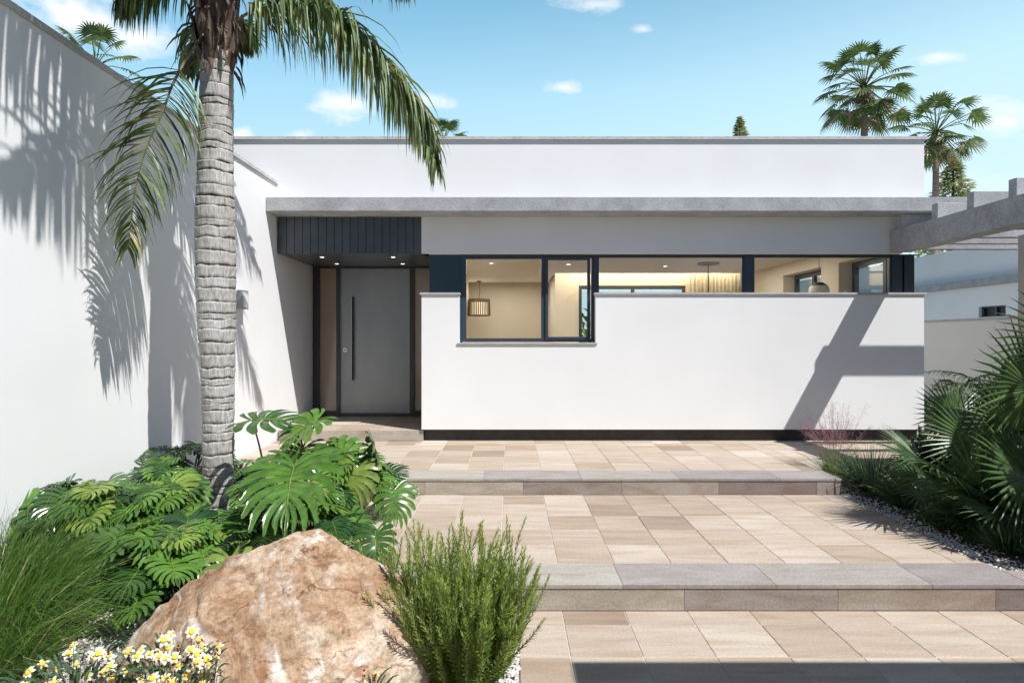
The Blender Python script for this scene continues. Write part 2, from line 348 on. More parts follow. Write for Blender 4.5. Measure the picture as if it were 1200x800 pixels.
def mat_rock():
    m, nt, ns, ln, b = newmat('veined_rock')
    tc = N(ns, 'ShaderNodeTexCoord'); O = tc.outputs['Object']
    def no(scale, det, ro, dist=0.0):
        n = N(ns, 'ShaderNodeTexNoise'); n.inputs['Scale'].default_value = scale; n.inputs['Detail'].default_value = det
        n.inputs['Roughness'].default_value = ro; n.inputs['Distortion'].default_value = dist; ln.new(O, n.inputs['Vector']); return n
    def mixc(fac, a, c, mode='MIX'):
        x = N(ns, 'ShaderNodeMix', data_type='RGBA', blend_type=mode)
        if isinstance(fac, float): x.inputs[0].default_value = fac
        else: ln.new(fac, x.inputs[0])
        ln.new(a, x.inputs[6]); ln.new(c, x.inputs[7]); return x.outputs[2]
    base = no(2.6, 10, 0.68, 0.8)
    r = ramp(ns, [(0.30,(0.22,0.12,0.065)),(0.43,(0.36,0.225,0.135)),(0.53,(0.46,0.34,0.235)),(0.66,(0.60,0.53,0.43)),(0.8,(0.42,0.37,0.32))])
    ln.new(base.outputs[0], r.inputs[0])
    n2 = no(22, 9, 0.72, 0.3)
    r2 = ramp(ns, [(0.36,(0.55,0.47,0.42)),(0.5,(0.95,0.94,0.92)),(0.64,(1.2,1.2,1.2))]); ln.new(n2.outputs[0], r2.inputs[0])
    col = mixc(1.0, r.outputs[0], r2.outputs[0], 'MULTIPLY')
    # rust patches
    n3 = no(4.2, 6, 0.6, 1.0)
    r3 = ramp(ns, [(0.56,(0,0,0)),(0.68,(0.75,0.75,0.75))]); ln.new(n3.outputs[0], r3.inputs[0])
    rust = N(ns, 'ShaderNodeRGB'); rust.outputs[0].default_value = (0.36,0.18,0.09,1)
    col = mixc(r3.outputs[0], col, rust.outputs[0])
    # white veins: thin band where a warped noise crosses its middle value
    for sc, w, off in ((1.7, 0.014, 0.0),):
        v = no(sc, 4, 0.5, 1.3)
        sb = N(ns, 'ShaderNodeMath', operation='SUBTRACT'); sb.inputs[1].default_value = 0.5+off; ln.new(v.outputs[0], sb.inputs[0])
        ab = N(ns, 'ShaderNodeMath', operation='ABSOLUTE'); ln.new(sb.outputs[0], ab.inputs[0])
        rv = ramp(ns, [(0.0,(1,1,1)),(w,(0.75,0.75,0.75)),(w*3.0,(0,0,0))]); ln.new(ab.outputs[0], rv.inputs[0])
        wc = N(ns, 'ShaderNodeRGB'); wc.outputs[0].default_value = (0.70,0.66,0.60,1)
        mk = no(5.0, 4, 0.6); rk = ramp(ns, [(0.42,(0,0,0)),(0.62,(1,1,1))]); ln.new(mk.outputs[0], rk.inputs[0])
        ml = N(ns, 'ShaderNodeMath', operation='MULTIPLY'); ln.new(rv.outputs[0], ml.inputs[0]); ln.new(rk.outputs[0], ml.inputs[1])
        col = mixc(ml.outputs[0], col, wc.outputs[0])
    # dark hairline fractures
    wv = N(ns,'ShaderNodeVectorMath',operation='MULTIPLY_ADD'); wv.inputs[1].default_value=(0.35,0.35,0.35); n7 = no(3.0,5,0.6); ln.new(n7.outputs['Color'],wv.inputs[0]); ln.new(O,wv.inputs[2])
    vo = N(ns,'ShaderNodeTexVoronoi',feature='DISTANCE_TO_EDGE'); vo.inputs['Scale'].default_value = 3.4; ln.new(wv.outputs[0],vo.inputs['Vector'])
    rc = ramp(ns,[(0.0,(0.38,0.30,0.25)),(0.010,(0.8,0.77,0.74)),(0.022,(1,1,1))]); ln.new(vo.outputs['Distance'],rc.inputs[0])
    mk2 = no(6.0,3,0.6); rk2 = ramp(ns,[(0.45,(0,0,0)),(0.6,(1,1,1))]); ln.new(mk2.outputs[0],rk2.inputs[0])
    x9 = N(ns,'ShaderNodeMix',data_type='RGBA',blend_type='MULTIPLY'); ln.new(rk2.outputs[0],x9.inputs[0]); ln.new(col,x9.inputs[6]); ln.new(rc.outputs[0],x9.inputs[7]); col = x9.outputs[2]
    n8 = no(75,6,0.75); r8 = ramp(ns,[(0.35,(0.72,0.68,0.65)),(0.6,(1.1,1.1,1.1))]); ln.new(n8.outputs[0],r8.inputs[0]); col = mixc(1.0,col,r8.outputs[0],'MULTIPLY')
    ln.new(col, b.inputs['Base Color']); b.inputs['Roughness'].default_value = 0.72; b.inputs['Specular IOR Level'].default_value = 0.3
    ad = N(ns, 'ShaderNodeMath', operation='MULTIPLY_ADD'); ad.inputs[1].default_value = 0.35
    ln.new(n2.outputs[0], ad.inputs[0]); ln.new(base.outputs[0], ad.inputs[2])
    bp = N(ns, 'ShaderNodeBump'); bp.inputs['Strength'].default_value = 0.8; bp.inputs['Distance'].default_value = 0.03
    ln.new(ad.outputs[0], bp.inputs['Height']); ln.new(bp.outputs[0], b.inputs['Normal'])
    return m
M['rock'] = mat_rock()

# ------------------------------------------------------------------ setting: ground, terraces
g = MB(); g.box(-600,600,-600,600,-0.6,-0.12); tag(g.build('ground', M['ground']), kind='structure')

def tiles(mb, x0, x1, y0, y1, z, xs=-0.07, ys=0.0, w=0.4, gap=0.004, th=0.006):
    """tile tops with small gaps between x0..x1, y0..y1, joints at xs+k*w and ys+k*w"""
    def cuts(a, b, s):
        k = math.ceil((a-s)/w + 1e-4); c = [a]
        while s+k*w < b-0.03:
            if s+k*w > a+0.03: c.append(s+k*w)
            k += 1
        c.append(b); return c
    cx, cy = cuts(x0,x1,xs), cuts(y0,y1,ys); h = gap/2; e = 0.0025
    for i in range(len(cx)-1):
        for j in range(len(cy)-1):
            a,b_,c,d = cx[i]+h, cx[i+1]-h, cy[j]+0.0045, cy[j+1]-0.0045
            dz = rnd.uniform(-0.0006,0.0006)
            vs = [(a,c,z-th),(b_,c,z-th),(b_,d,z-th),(a,d,z-th),
                  (a,c,z-e+dz),(b_,c,z-e+dz),(b_,d,z-e+dz),(a,d,z-e+dz),
                  (a+e,c+e,z+dz),(b_-e,c+e,z+dz),(b_-e,d-e,z+dz),(a+e,d-e,z+dz)]
            fs = [(0,1,5,4),(1,2,6,5),(2,3,7,6),(3,0,4,7),(4,5,9,8),(5,6,10,9),(6,7,11,10),(7,4,8,11),(8,9,10,11)]
            mb.add(vs, fs)
def slabs(mb, xs, y0, y1, z0, z1, gap=0.0016):
    for a, b_ in zip(xs[:-1], xs[1:]):
        mb.box(a+gap/2, b_-gap/2, y0, y1, z0, z1)

Z1, Z2, Z3 = 0.17, 0.334, 0.478
BX = 3.32                                        # right edge of the steps
base = MB()
base.box(0.05, 12, -6, 4.10, -0.115, -0.005)
base.box(-1.35, BX-0.005, 4.115, 6.45, -0.11, Z1-0.0055)
base.box(-3.2, BX-0.005, 6.465, 8.6, -0.105, Z2-0.0055)
base.box(BX, 12, 7.42, 8.6, -0.10, Z2-0.005)
base.box(-1.3, 5.4, 8.605, 8.93, -0.10, Z2-0.006)
base.box(5.72, 8.8, 8.605, 22, -0.10, Z2-0.0052)
base.box(-3.2, -1.31, 8.86, 10.5, -0.1, Z3-0.006)
tag(base.build('terrace_base', M['grout']), kind='structure')
t = MB()
tiles(t, 0.05, 12, -3, 4.102, 0.0, ys=3.904)
tag(t.build('lower_terrace_paving', M['tile']), kind='structure')
t = MB()
tiles(t, -1.35, BX, 4.49, 6.452, Z1, ys=4.49)
tag(t.build('middle_terrace_paving', M['tile']), kind='structure')
t = MB()
tiles(t, -3.2, BX, 6.86, 8.6, Z2, ys=6.86)
tiles(t, BX, 8.8, 7.42, 8.6, Z2, ys=6.86)
tiles(t, -1.21, 5.7, 8.6, 8.87, Z2, ys=6.86)
tiles(t, -3.2, -1.21, 8.6, 8.83, Z2, ys=6.86)
tiles(t, 5.7, 8.8, 8.6, 20, Z2, ys=6.86)
tag(t.build('upper_terrace_paving', M['tile']), kind='structure')
t = MB()
tiles(t, -3.21, -1.21, 8.845, 10.46, Z3, xs=-1.22, ys=8.84, w=0.6)
tag(t.build('entrance_platform_paving', M['tile']), kind='structure')
s1 = MB(); slabs(s1, [-1.35,-1.26,-0.28,0.72,1.70,2.70,BX+0.02], 4.094, 4.488, Z1-0.028, Z1)
s1.box(BX+0.023, 3.75, 4.085, 4.35, Z1-0.028, Z1)
tag(s1.build('first_step_tread', M['slab'], bevel=0.003), kind='structure')
s1 = MB(); slabs(s1, [-1.35,-0.86,0.13,1.115,2.10,3.11,3.75], 4.10, 4.135, 0.001, Z1-0.0282)
tag(s1.build('first_step_riser', M['riser'], bevel=0.002), kind='structure')
s1 = MB(); slabs(s1, [-3.2,-2.26,-1.26,-0.27,0.72,1.71,2.72,BX+0.02], 6.443, 6.858, Z2-0.026, Z2)
tag(s1.build('second_step_tread', M['slab'], bevel=0.003), kind='structure')
s1 = MB(); slabs(s1, [-3.2,-1.85,-0.86,0.13,1.12,2.10,3.09,BX+0.02], 6.45, 6.485, Z1+0.001, Z2-0.0262)
tag(s1.build('second_step_riser', M['riser'], bevel=0.002), kind='structure')
s1 = MB(); slabs(s1, [-3.2,-2.75,-1.98,-1.2], 8.832, 8.858, Z2+0.001, Z3)
tag(s1.build('entrance_step_riser', M['riser'], bevel=0.002), kind='structure')

# planting beds: soil sheets with a gentle mound
def bed_z(x, y):
    z = 0.03 + 0.26*sm((y-3.7)/1.6) + 0.03*noise.noise(Vector((x*1.3,y*1.3,0)))
    return z
def sheet(name, x0, x1, y0, y1, f, mat, n=60):
    mb = MB(); vs = []; fs = []
    for j in range(n+1):
        for i in range(n+1):
            x = lerp(x0,x1,i/n); y = lerp(y0,y1,j/n); vs.append((x,y,f(x,y)))
    for j in range(n):
        for i in range(n):
            a = j*(n+1)+i; fs.append((a,a+1,a+n+2,a+n+1))
    mb.add(vs, fs); o = mb.build(name, mat, smooth=True); tag(o, kind='structure'); return o
sheet('planting_bed', -3.215, 0.05, 0.5, 6.44, lambda x,y: min(bed_z(x,y), (Z1-0.02) if (x>-1.37 and y>4.08) else 9) - (0.03 if x>-0.02 else 0), M['gravelbase'])
def rbed_z(x, y): return 0.150 + 0.08*sm((x-BX-0.1)/0.8) + 0.015*sm((x-BX)/0.2)*noise.noise(Vector((x*1.3,y*1.3,3)))
sheet('right_planting_bed', BX+0.001, 9, 4.14, 7.42, rbed_z, M['soil'])
def pebbles(name, n, fx, zf, size, label):
    mb = MB(); r = random.Random(5)
    for _ in range(n):
        x, y = fx(r, ); s = size*r.uniform(0.5,1.3); z = zf(x,y)+s*0.25
        rot = Matrix.Rotation(r.uniform(0,6.28),3,'Z') @ Matrix.Rotation(r.uniform(-.5,.5),3,'X')
        vs = []
        for (a,b_,c) in ((0,0,.62),(1,0,.05),(.35,.85,0),(-.8,.5,.05),(-.8,-.55,0),(.3,-.9,.05),(.5,.3,.45),(-.4,.2,.5),(-.1,-.5,.48)):
            v = rot @ Vector((a*s*r.uniform(.7,1.1), b_*s*0.8*r.uniform(.7,1.1), c*s*1.1)); vs.append((x+v.x,y+v.y,z+v.z))
        mb.add(vs, [(1,2,6),(2,3,7),(2,7,6),(3,4,7),(4,5,8),(4,8,7),(5,1,6),(5,6,8),(6,7,0),(7,8,0),(8,6,0)])
    o = mb.build(name, M['pebble'], smooth=False); tag(o, label, 'gravel', kind='stuff')
pebbles('gravel', 9000, lambda r: (r.uniform(-3.1,-0.9), r.uniform(2.7,4.0)+abs(r.gauss(0,0.12))), bed_z, 0.016, 'white gravel in the planting bed beside the boulder')
pebbles('gravel', 2200, lambda r: (r.uniform(-0.5,0.045), r.uniform(2.6,4.05)), bed_z, 0.016, 'white gravel along the lower terrace edge under the rosemary')
pebbles('gravel', 2400, lambda r: (BX+0.012+abs(r.gauss(0,0.13)), r.uniform(4.15,7.4)), rbed_z, 0.012, 'white gravel in the bed right of the steps')

# ------------------------------------------------------------------ house
FY = 8.80
ho = thing('modern_house', (2.2, FY, Z3), 'single storey white modern house with flat roof, long slot window and grey metal front door', 'house')
b = MB()
b.prism_xz([(-1.22,0.496),(5.69,0.496),(5.69,2.345),(1.173,2.345),(1.173,1.665),(-0.704,1.665),(-0.704,2.345),(-1.22,2.345)], FY, FY+0.13)
b.build('front_wall', M['white'], ho)
b = MB(); b.box(-1.19, 5.64, FY+0.075, FY+0.125, Z2+0.001, 0.4955); b.build('plinth', M['darkplinth'], ho)
b = MB()
b.box(-1.245, -0.69, FY-0.02, FY+0.15, 2.3455, 2.375)
b.build('wall_coping', M['sill'], ho, bevel=0.003)
b = MB(); b.box(1.155, 5.715, FY-0.02, FY+0.15, 2.3455, 2.375); b.build('wall_coping', M['sill'], ho, bevel=0.003)
b = MB(); b.box(-0.73, 1.195, FY-0.02, FY+0.15, 1.6655, 1.688); b.build('window_sill', M['sill'], ho, bevel=0.003)
# parapet
b = MB(); b.box(-9, 5.69, FY, FY+0.25, 3.62, 4.47); b.box(5.44,5.69,FY+0.25,17.0,3.3,4.47); b.box(-9,5.69,16.9,17.1,3.3,4.47)
b.build('parapet', M['white'], ho)
b = MB(); b.box(-9.02, 5.72, FY-0.03, FY+0.29, 4.4705, 4.515); b.box(5.41,5.72,FY+0.29,17.1,4.4705,4.515)
b.build('parapet_coping', M['coping'], ho, bevel=0.003)
b = MB(); b.box(-9, 5.4, FY+0.26, 16.88, 3.45, 3.62); b.build('roof', M['greyrender'], ho)
# concrete canopy slab
b = MB(); b.box(-3.215, 7.6, 8.42, 8.80, 3.42, 3.605); b.box(-3.215,5.42,8.801,9.04,3.42,3.605)
b.build('canopy_slab', M['concrete'], ho, bevel=0.006)
# lintel band
b = MB(); b.box(-1.225, 5.40, FY+0.012, FY+0.3, 2.915, 3.419); b.build('lintel', M['white'], ho)
# clad box over the entrance
b = MB()
x = -3.19; wd = 0.1095
for i in range(18):
    b.box(x+0.004, x+wd-0.004, FY+0.012, FY+0.03, 2.915, 3.4185); x += wd
b.box(-3.2,-1.228,FY+0.031,FY+0.05,2.915,3.4185)
b.build('entrance_cladding', M['anth'], ho)
b = MB(); b.box(-3.2, -1.13, FY+0.05, 10.5, 2.915, 2.96); sof = b.build('entrance_soffit', M['anth'], ho)
for (dx, dy) in ((-2.70,9.18),(-1.68,9.18),(-2.71,10.0),(-1.68,10.0)):
    b = MB(); b.lathe([(0.045,2.914),(0.045,2.908),(0.033,2.908),(0.033,2.913)], dx, dy, 20); rg = b.build('downlight', M['steel'], ho)
    b = MB(); b.lathe([(0.032,2.9115),(0.0,2.9115)], dx, dy, 16); b.build('lamp_lens', M['downlight'], rg)
# entrance side wall, teal panel
b = MB(); b.box(-1.13,-1.05,9.0,10.5,Z3-0.02,2.914); b.box(-1.13,-1.05,FY+0.16,8.999,0.3,2.914); b.build('entrance_side_wall', M['greyrender'], ho)
b = MB(); b.box(-1.128,-0.665,8.93,8.955,1.5,2.9145); b.build('facade_panel', M['teal'], ho)
b = MB(); b.box(-1.04,5.2,9.01,9.12,0.3,1.66); b.box(1.19,5.2,9.012,9.118,1.66,2.30); b.box(-1.04,-0.7,9.012,9.118,1.66,2.9); b.build('inner_front_wall', M['beige'], ho)
# door
dr = MB(); dr.box(-2.77,-1.64,10.44,10.49,Z3+0.06,2.885); dr = dr.build('front_door', M['door'], ho, bevel=0.004)
b = MB(); b.box(-2.578,-2.548,10.37,10.40,1.07,2.42); b.box(-2.573,-2.553,10.40,10.44,1.2,1.225); b.box(-2.573,-2.553,10.40,10.44,2.26,2.285); b.build('door_handle', M['black'], dr, bevel=0.003)
b = MB(); b.box(-2.5775,-2.5715,10.366,10.3695,1.075,2.415); b.build('handle_edge', M['steel'], dr)
b = MB(); b.tube([(-2.69,10.44,1.56),(-2.69,10.415,1.56)],0.036,24); b.build('door_lock', M['steel'], dr)
b = MB(); b.tube([(-2.69,10.4148,1.56),(-2.69,10.411,1.56)],0.013,16); b.build('lock_keyhole', M['black'], dr)
b = MB()
b.box(-3.212,-3.105,10.41,10.5,Z3,2.914); b.box(-2.835,-2.775,10.42,10.5,Z3,2.885); b.box(-1.635,-1.565,10.42,10.5,Z3,2.885)
b.box(-3.105,-2.835,10.42,10.5,Z3,Z3+0.09); b.box(-3.105,-1.13,10.42,10.5,2.8855,2.914); b.box(-1.565,-1.131,10.42,10.5,Z3,Z3+0.09); b.box(-2.77,-1.64,10.43,10.5,Z3,Z3+0.055)
b.build('door_frame', M['doorframe'], ho, bevel=0.003)
for (a,c) in ((-3.104,-2.836),(-1.564,-1.132)):
    b = MB(); b.box(a,c,10.45,10.47,Z3+0.091,2.885); b.build('side_light', M['bronzeglass'], ho)
b = MB(); b.box(-2.752,-2.747,10.4365,10.4395,Z3+0.065,2.88); b.build('door_groove', M['black'], dr)

# windows: notch window and slot windows
def win(name, x0, x1, z0, z1, y, fw=0.05, parent=ho, extra=None):
    f = MB()
    f.box(x0,x1,y,y+0.06,z0,z0+fw); f.box(x0,x1,y,y+0.06,z1-fw,z1)
    f.box(x0,x0+fw,y+0.0005,y+0.0595,z0+fw,z1-fw); f.box(x1-fw,x1,y+0.0005,y+0.0595,z0+fw,z1-fw)
    if extra: extra(f)
    fr = f.build(name, M['frame'], parent, bevel=0.003)
    p = MB(); p.box(x0+fw-0.005,x1-fw+0.005,y+0.03,y+0.036,z0+fw-0.005,z1-fw+0.005); p.build('pane', M['glass'], fr)
    return fr
WY = 8.93
win('window', -0.664, 0.482, 1.70, 2.905, WY)
def sash(f):
    f.box(0.487,0.528,WY-0.018,WY-0.001,1.73,2.875); f.box(1.07,1.115,WY-0.018,WY-0.001,1.73,2.875)
    f.box(0.5285,1.0695,WY-0.018,WY-0.001,2.835,2.875); f.box(0.5285,1.0695,WY-0.018,WY-0.001,1.73,1.77)
win('window', 0.483, 1.17, 1.70, 2.905, WY, 0.04, extra=sash)
win('window', 1.209, 3.261, 2.31, 2.905, WY, 0.03)
win('window', 3.379, 5.321, 2.31, 2.905, WY, 0.03)
b = MB(); b.box(3.262,3.378,WY-0.01,WY+0.08,2.31,2.905); b.build('mullion', M['frame'], ho, bevel=0.004)
b = MB(); b.box(1.172,1.208,WY-0.01,WY+0.08,1.69,2.905); b.build('mullion', M['frame'], ho, bevel=0.004)
b = MB(); b.box(5.322,5.46,WY-0.012,WY+0.12,2.2,2.914); b.box(5.50,5.64,WY+0.0,WY+0.12,2.2,2.914); b.box(5.46,5.50,WY+0.03,WY+0.1,2.2,2.914); b.build('corner_post', M['frame'], ho, bevel=0.004)
b = MB(); b.box(-0.69,5.64,WY-0.03,WY-0.001+0.0,2.9055,2.9148); b.build('head_trim', M['frame'], ho)

# interior
b = MB()
CZ = 3.15
b.box(-1.05,5.15,FY+0.31,13.75,CZ,CZ+0.05); b.box(-1.05,5.15,13.75,16.7,CZ+0.22,CZ+0.27); b.box(-1.05,0.9,13.75,15.9,CZ,CZ+0.05); b.box(0.9,0.95,13.75,15.9,CZ,CZ+0.22)
b.build('interior_ceiling', M['ceil'], ho)
b = MB(); b.box(-1.05,5.15,9.12,16.7,Z3-0.04,Z3); b.build('interior_floor', M['wood'], ho)
b = MB()
b.box(-1.13,-1.051,9.12,16.8,Z3-0.02,3.44)
b.box(-1.05,1.0,16.6,16.8,Z3,3.4)
b.box(1.0,1.06,14.3,16.6,Z3,3.4)
b.box(1.061,1.53,14.3,14.4,Z3,3.4); b.box(1.53,3.92,14.3,14.4,2.93,3.4); b.box(3.92,5.15,14.3,14.4,Z3,3.4)
# right wall with two openings
b.box(5.15,5.44,9.13,10.04+3.3,2.93,3.44); b.box(5.15,5.44,10.04,10.6,Z3,2.93); b.box(5.15,5.44,12.08,14.4,Z3,2.93); b.box(5.15,5.44,13.34,14.4,2.93,3.44)
b.build('interior_wall', M['beige'], ho)
def side_win(y0, y1, mid=True):
    f = MB(); X = 5.36
    f.box(X,X+0.07,y0,y1,2.85,2.928); f.box(X,X+0.07,y0,y1,Z3,Z3+0.08); f.box(X,X+0.07,y0,y0+0.08,Z3+0.08,2.85); f.box(X,X+0.07,y1-0.08,y1,Z3+0.08,2.85)
    m = (y0+y1)/2
    if mid: f.box(X+0.002,X+0.068,m-0.04,m+0.04,Z3+0.08,2.85)
    fr = f.build('side_window', M['frame'], ho, bevel=0.003)
    p = MB(); p.box(X+0.03,X+0.036,y0+0.08,y1-0.08,Z3+0.08,2.85); p.build('pane', M['glass'], fr)
side_win(9.13,10.04,False); side_win(10.6,12.08)
f = MB(); f.box(1.53,3.92,14.32,14.38,2.85,2.929); f.box(1.53,3.92,14.32,14.38,Z3,Z3+0.08); f.box(1.53,1.60,14.32,14.38,Z3+0.08,2.85); f.box(3.85,3.92,14.32,14.38,Z3+0.08,2.85); f.box(2.7,2.78,14.322,14.378,Z3+0.08,2.85)
fr = f.build('patio_door', M['frame'], ho, bevel=0.003)
p = MB(); p.box(1.6,3.85,14.34,14.346,Z3+0.08,2.85); p.build('pane', M['glass'], fr)
for i, (px_, py_) in enumerate(((-0.35,11.9),(0.6,11.9),(1.1,12.1),(2.2,10.6),(3.9,10.6),(3.0,12.4))):
    b = MB(); b.lathe([(0.055,CZ-0.001),(0.055,CZ-0.007),(0.04,CZ-0.007)], px_, py_, 18); q = b.build('ceiling_downlight', M['whitepaint'], ho)
    b = MB(); b.lathe([(0.04,CZ-0.005),(0.0,CZ-0.005)], px_, py_, 16); b.build('lamp_lens', M['downlight'], q)
b = MB(); b.box(0.93,0.955,16.0,16.02,1.2,2.5); 
# furnishings
t_ = thing('pendant_lamp', (-0.76,15.6,CZ), 'round pendant lamp with dark wooden slat shade behind the left pane of the notched window', 'lamp')
b = MB(); b.tube([(-0.76,15.6,CZ-0.002),(-0.76,15.6,CZ-0.03)],0.06,20); b.build('canopy', M['black'], t_)
b = MB(); b.tube([(-0.76,15.6,CZ-0.03),(-0.74,15.6,2.9),(-0.77,15.6,2.66)],0.006,8); b.build('cord', M['black'], t_)
b = MB()
for k in range(36):
    a = 2*math.pi*k/36; c_, s_ = math.cos(a), math.sin(a)
    b.tube([(-0.76+0.255*c_,15.6+0.255*s_,2.70),(-0.76+0.27*c_,15.6+0.27*s_,2.30)],0.0125,5)
for r_, z_ in ((0.258,2.70),(0.273,2.31)):
    b.lathe([(r_,z_-0.012),(r_+0.006,z_),(r_,z_+0.012),(r_-0.006,z_),(r_,z_-0.012)],-0.76,15.6,36)
b.build('lamp_shade', M['shade_wood'], t_)
b = MB(); b.lathe([(0.0,2.64),(0.21,2.63),(0.235,2.32),(0.0,2.31)],-0.76,15.6,30); b.build('diffuser', M['lampglow'], t_, smooth=False)
t_ = thing('pendant_lamp', (3.62,11.9,CZ), 'thin hanging lamp with a flat round ceiling plate in front of the curtain', 'lamp')
b = MB(); b.tube([(3.68,11.9,CZ-0.002),(3.68,11.9,CZ-0.03)],0.2,28); b.build('canopy', M['shade_wood'], t_)
b = MB(); b.tube([(3.68,11.9,CZ-0.03),(3.68,11.9,2.45)],0.012,8); b.build('cord', M['black'], t_)
b = MB(); b.lathe([(0.0,2.46),(0.16,2.44),(0.2,2.2),(0.19,2.2),(0.15,2.42),(0,2.44)],3.68,11.9,28); b.build('lamp_shade', M['whitepaint'], t_)
t_ = thing('dome_lamp', (4.8,9.9,CZ), 'white dome lamp with dark cap behind the right end of the slot window', 'lamp')
b = MB(); b.lathe([(0.0,2.62),(0.06,2.615),(0.1,2.585),(0.125,2.565)],4.8,9.95,28); b.build('cap', M['black'], t_)
b = MB(); b.lathe([(0.125,2.564),(0.145,2.52),(0.15,2.47),(0.145,2.40),(0.14,2.40),(0.14,2.47),(0.12,2.55)],4.8,9.95,28); b.build('lamp_shade', M['whitepaint'], t_)
b = MB(); b.tube([(4.8,9.95,2.62),(4.8,9.95,CZ)],0.004,6); b.build('cord', M['black'], t_)
b = MB(); vs=[]; fs=[]; n=150
for i in range(n+1):
    x = lerp(3.95,5.02,i/n); y = 14.05+0.045*math.sin(i/n*2*math.pi*13)+0.01*math.sin(i*0.9)
    vs += [(x,y,Z3+0.02),(x,y,3.16)]
for i in range(n): fs.append((2*i,2*i+2,2*i+3,2*i+1))
b.add(vs,fs); cu = b.build('curtain', M['curtain'], smooth=True, loc=(4.4,14.05,3.1)); tag(cu,'pleated beige curtain inside the slot window beside the hanging lamp','curtain')
sd = cu.modifiers.new('thick','SOLIDIFY'); sd.thickness = 0.004

def area(name, loc, rot, sx, sy, power, col):
    l = bpy.data.lights.new(name,'AREA'); l.shape='RECTANGLE'; l.size=sx; l.size_y=sy; l.energy=power; l.color=col
    o = bpy.data.objects.new(name,l); C.objects.link(o); o.location=loc; o.rotation_euler=rot; return o
WARM=(1.0,0.90,0.76)
area('interior_downlight_glow',(0.1,12.2,CZ-0.02),(0,0,0),1.6,3.5,50,WARM)
area('interior_downlight_glow',(3.2,11.6,CZ-0.02),(0,0,0),3.0,3.0,72,WARM)
area('cove_light',(3.0,13.85,CZ+0.12),(R(90),0,0),3.9,0.1,30,(1,0.8,0.55))
area('cove_light',(0.93,15.0,CZ+0.12),(R(90),0,R(-90)),1.6,0.1,12,(1,0.8,0.55))
area('interior_downlight_glow',(-0.1,15.3,CZ-0.02),(0,0,0),1.4,1.4,22,WARM)

# ------------------------------------------------------------------ left garden wall
gw = thing('boundary_wall', (-3.22,5,0), 'tall white rendered wall running along the left side behind the palm', 'wall')
b = MB(); b.box(-3.5,-3.22,-5,FY-0.001,-0.1,3.86); b.box(-3.5,-3.22,FY,10.52,-0.1,3.415); b.build('wall_body', M['white'], gw)
b = MB(); b.box(-3.53,-3.195,-5,FY-0.002,3.8605,3.905); b.build('wall_coping', M['coping'], gw, bevel=0.003)
wl = thing('wall_lamp', (-3.2,7.5,2.2), 'small grey box lamp on the left white wall beside the palm trunk', 'lamp')
b = MB(); b.box(-3.219,-3.205,7.46,7.62,2.10,2.30); b.build('back_plate', M['greybox'], wl)
b = MB(); b.box(-3.2045,-3.12,7.45,7.63,2.09,2.31); b.build('lamp_housing', M['greybox'], wl, bevel=0.004)
b = MB(); b.box(-3.119,-3.117,7.47,7.61,2.11,2.29); b.build('diffuser', M['whitepaint'], wl)

# ------------------------------------------------------------------ pergola
pg = thing('pergola', (6.3,6,0), 'grey concrete pergola at the right of the house', 'pergola')
b = MB(); b.box(5.22,5.49,2.2,FY-0.002,2.925,3.22); b.build('main_beam', M['concrete'], pg, bevel=0.008)
b = MB(); b.box(8.7,8.95,2.2,10.8,2.925,3.22); b.build('main_beam', M['concrete'], pg, bevel=0.008)
ys = [7.265+0.11/2+0.615*k for k in range(-8,3)]
for y in ys:
    if 8.40 < y < 8.85: continue
    b = MB(); b.box(5.26,9.2,y-0.055,y+0.055,3.221,3.416); b.build('cross_beam', M['concrete'], pg, bevel=0.006)
b = MB(); b.box(5.26,9.2,8.60,8.71,3.221,3.416); b.build('cross_beam', M['concrete'], pg, bevel=0.006)
for y in (9.4,10.02,10.64):
    b = MB(); b.box(5.72,9.2,y-0.055,y+0.055,3.221,3.416); b.build('cross_beam', M['concrete'], pg, bevel=0.006)
b = MB(); b.box(7.28,7.54,8.92,9.18,Z2,3.22); b.build('post', M['greyrender'], pg, bevel=0.006)
b = MB(); b.box(8.7,8.95,2.2,2.4,-0.02,2.925); b.build('post', M['concrete'], pg, bevel=0.006)
# roofed porch behind the camera whose shade falls on the lower terrace
pc = thing('porch_roof', (5,-1,0), 'flat concrete porch roof over the lower terrace behind the viewpoint, casting the dark shadow', 'roof')
b = MB(); b.box(2.08,11,-6,1.96,3.00,3.25); b.build('roof_slab', M['anth'], pc, bevel=0.006)
b = MB(); b.box(2.09,2.25,-2.69,1.6,0.001,2.999); b.build('wall', M['anth'], pc)  # dark side wall added out of view to deepen the porch shade
b = MB(); b.box(10.2,11,-5,2.0,-0.1,2.999); b.build('wall', M['white'], pc)
b = MB(); b.box(2.3,10.19,-2.9,-2.7,-0.1,2.999); b.build('wall', M['anth'], pc)

# ------------------------------------------------------------------ neighbour
nw = thing('boundary_wall', (9.1,12,0), 'low shaded boundary wall with thin coping behind the plants at right', 'wall')
b = MB(); b.box(9.0,9.2,8.9,40,-0.1,2.10); b.build('wall_body', M['white'], nw)
b = MB(); b.box(8.97,9.23,8.9,40,2.1005,2.14); b.build('wall_coping', M['coping'], nw)
nh = thing('neighbouring_house', (13,20,0), 'neighbouring white house with grey roof slab seen beyond the pergola', 'house')
b = MB()
b.box(12.0,20,12.0,15.5,-0.1,3.08); b.box(12.0,20,16.4,40,-0.1,3.08); b.box(12.0,20,15.5,16.4,-0.1,2.29); b.box(12.0,20,15.5,16.4,2.56,3.08)
b.box(12.3,20,15.5,16.4,2.29,2.56)
b.build('wall', M['white'], nh)
b = MB(); b.box(11.86,20.2,11.9,40,3.081,3.27); b.build('roof_slab', M['concrete'], nh)
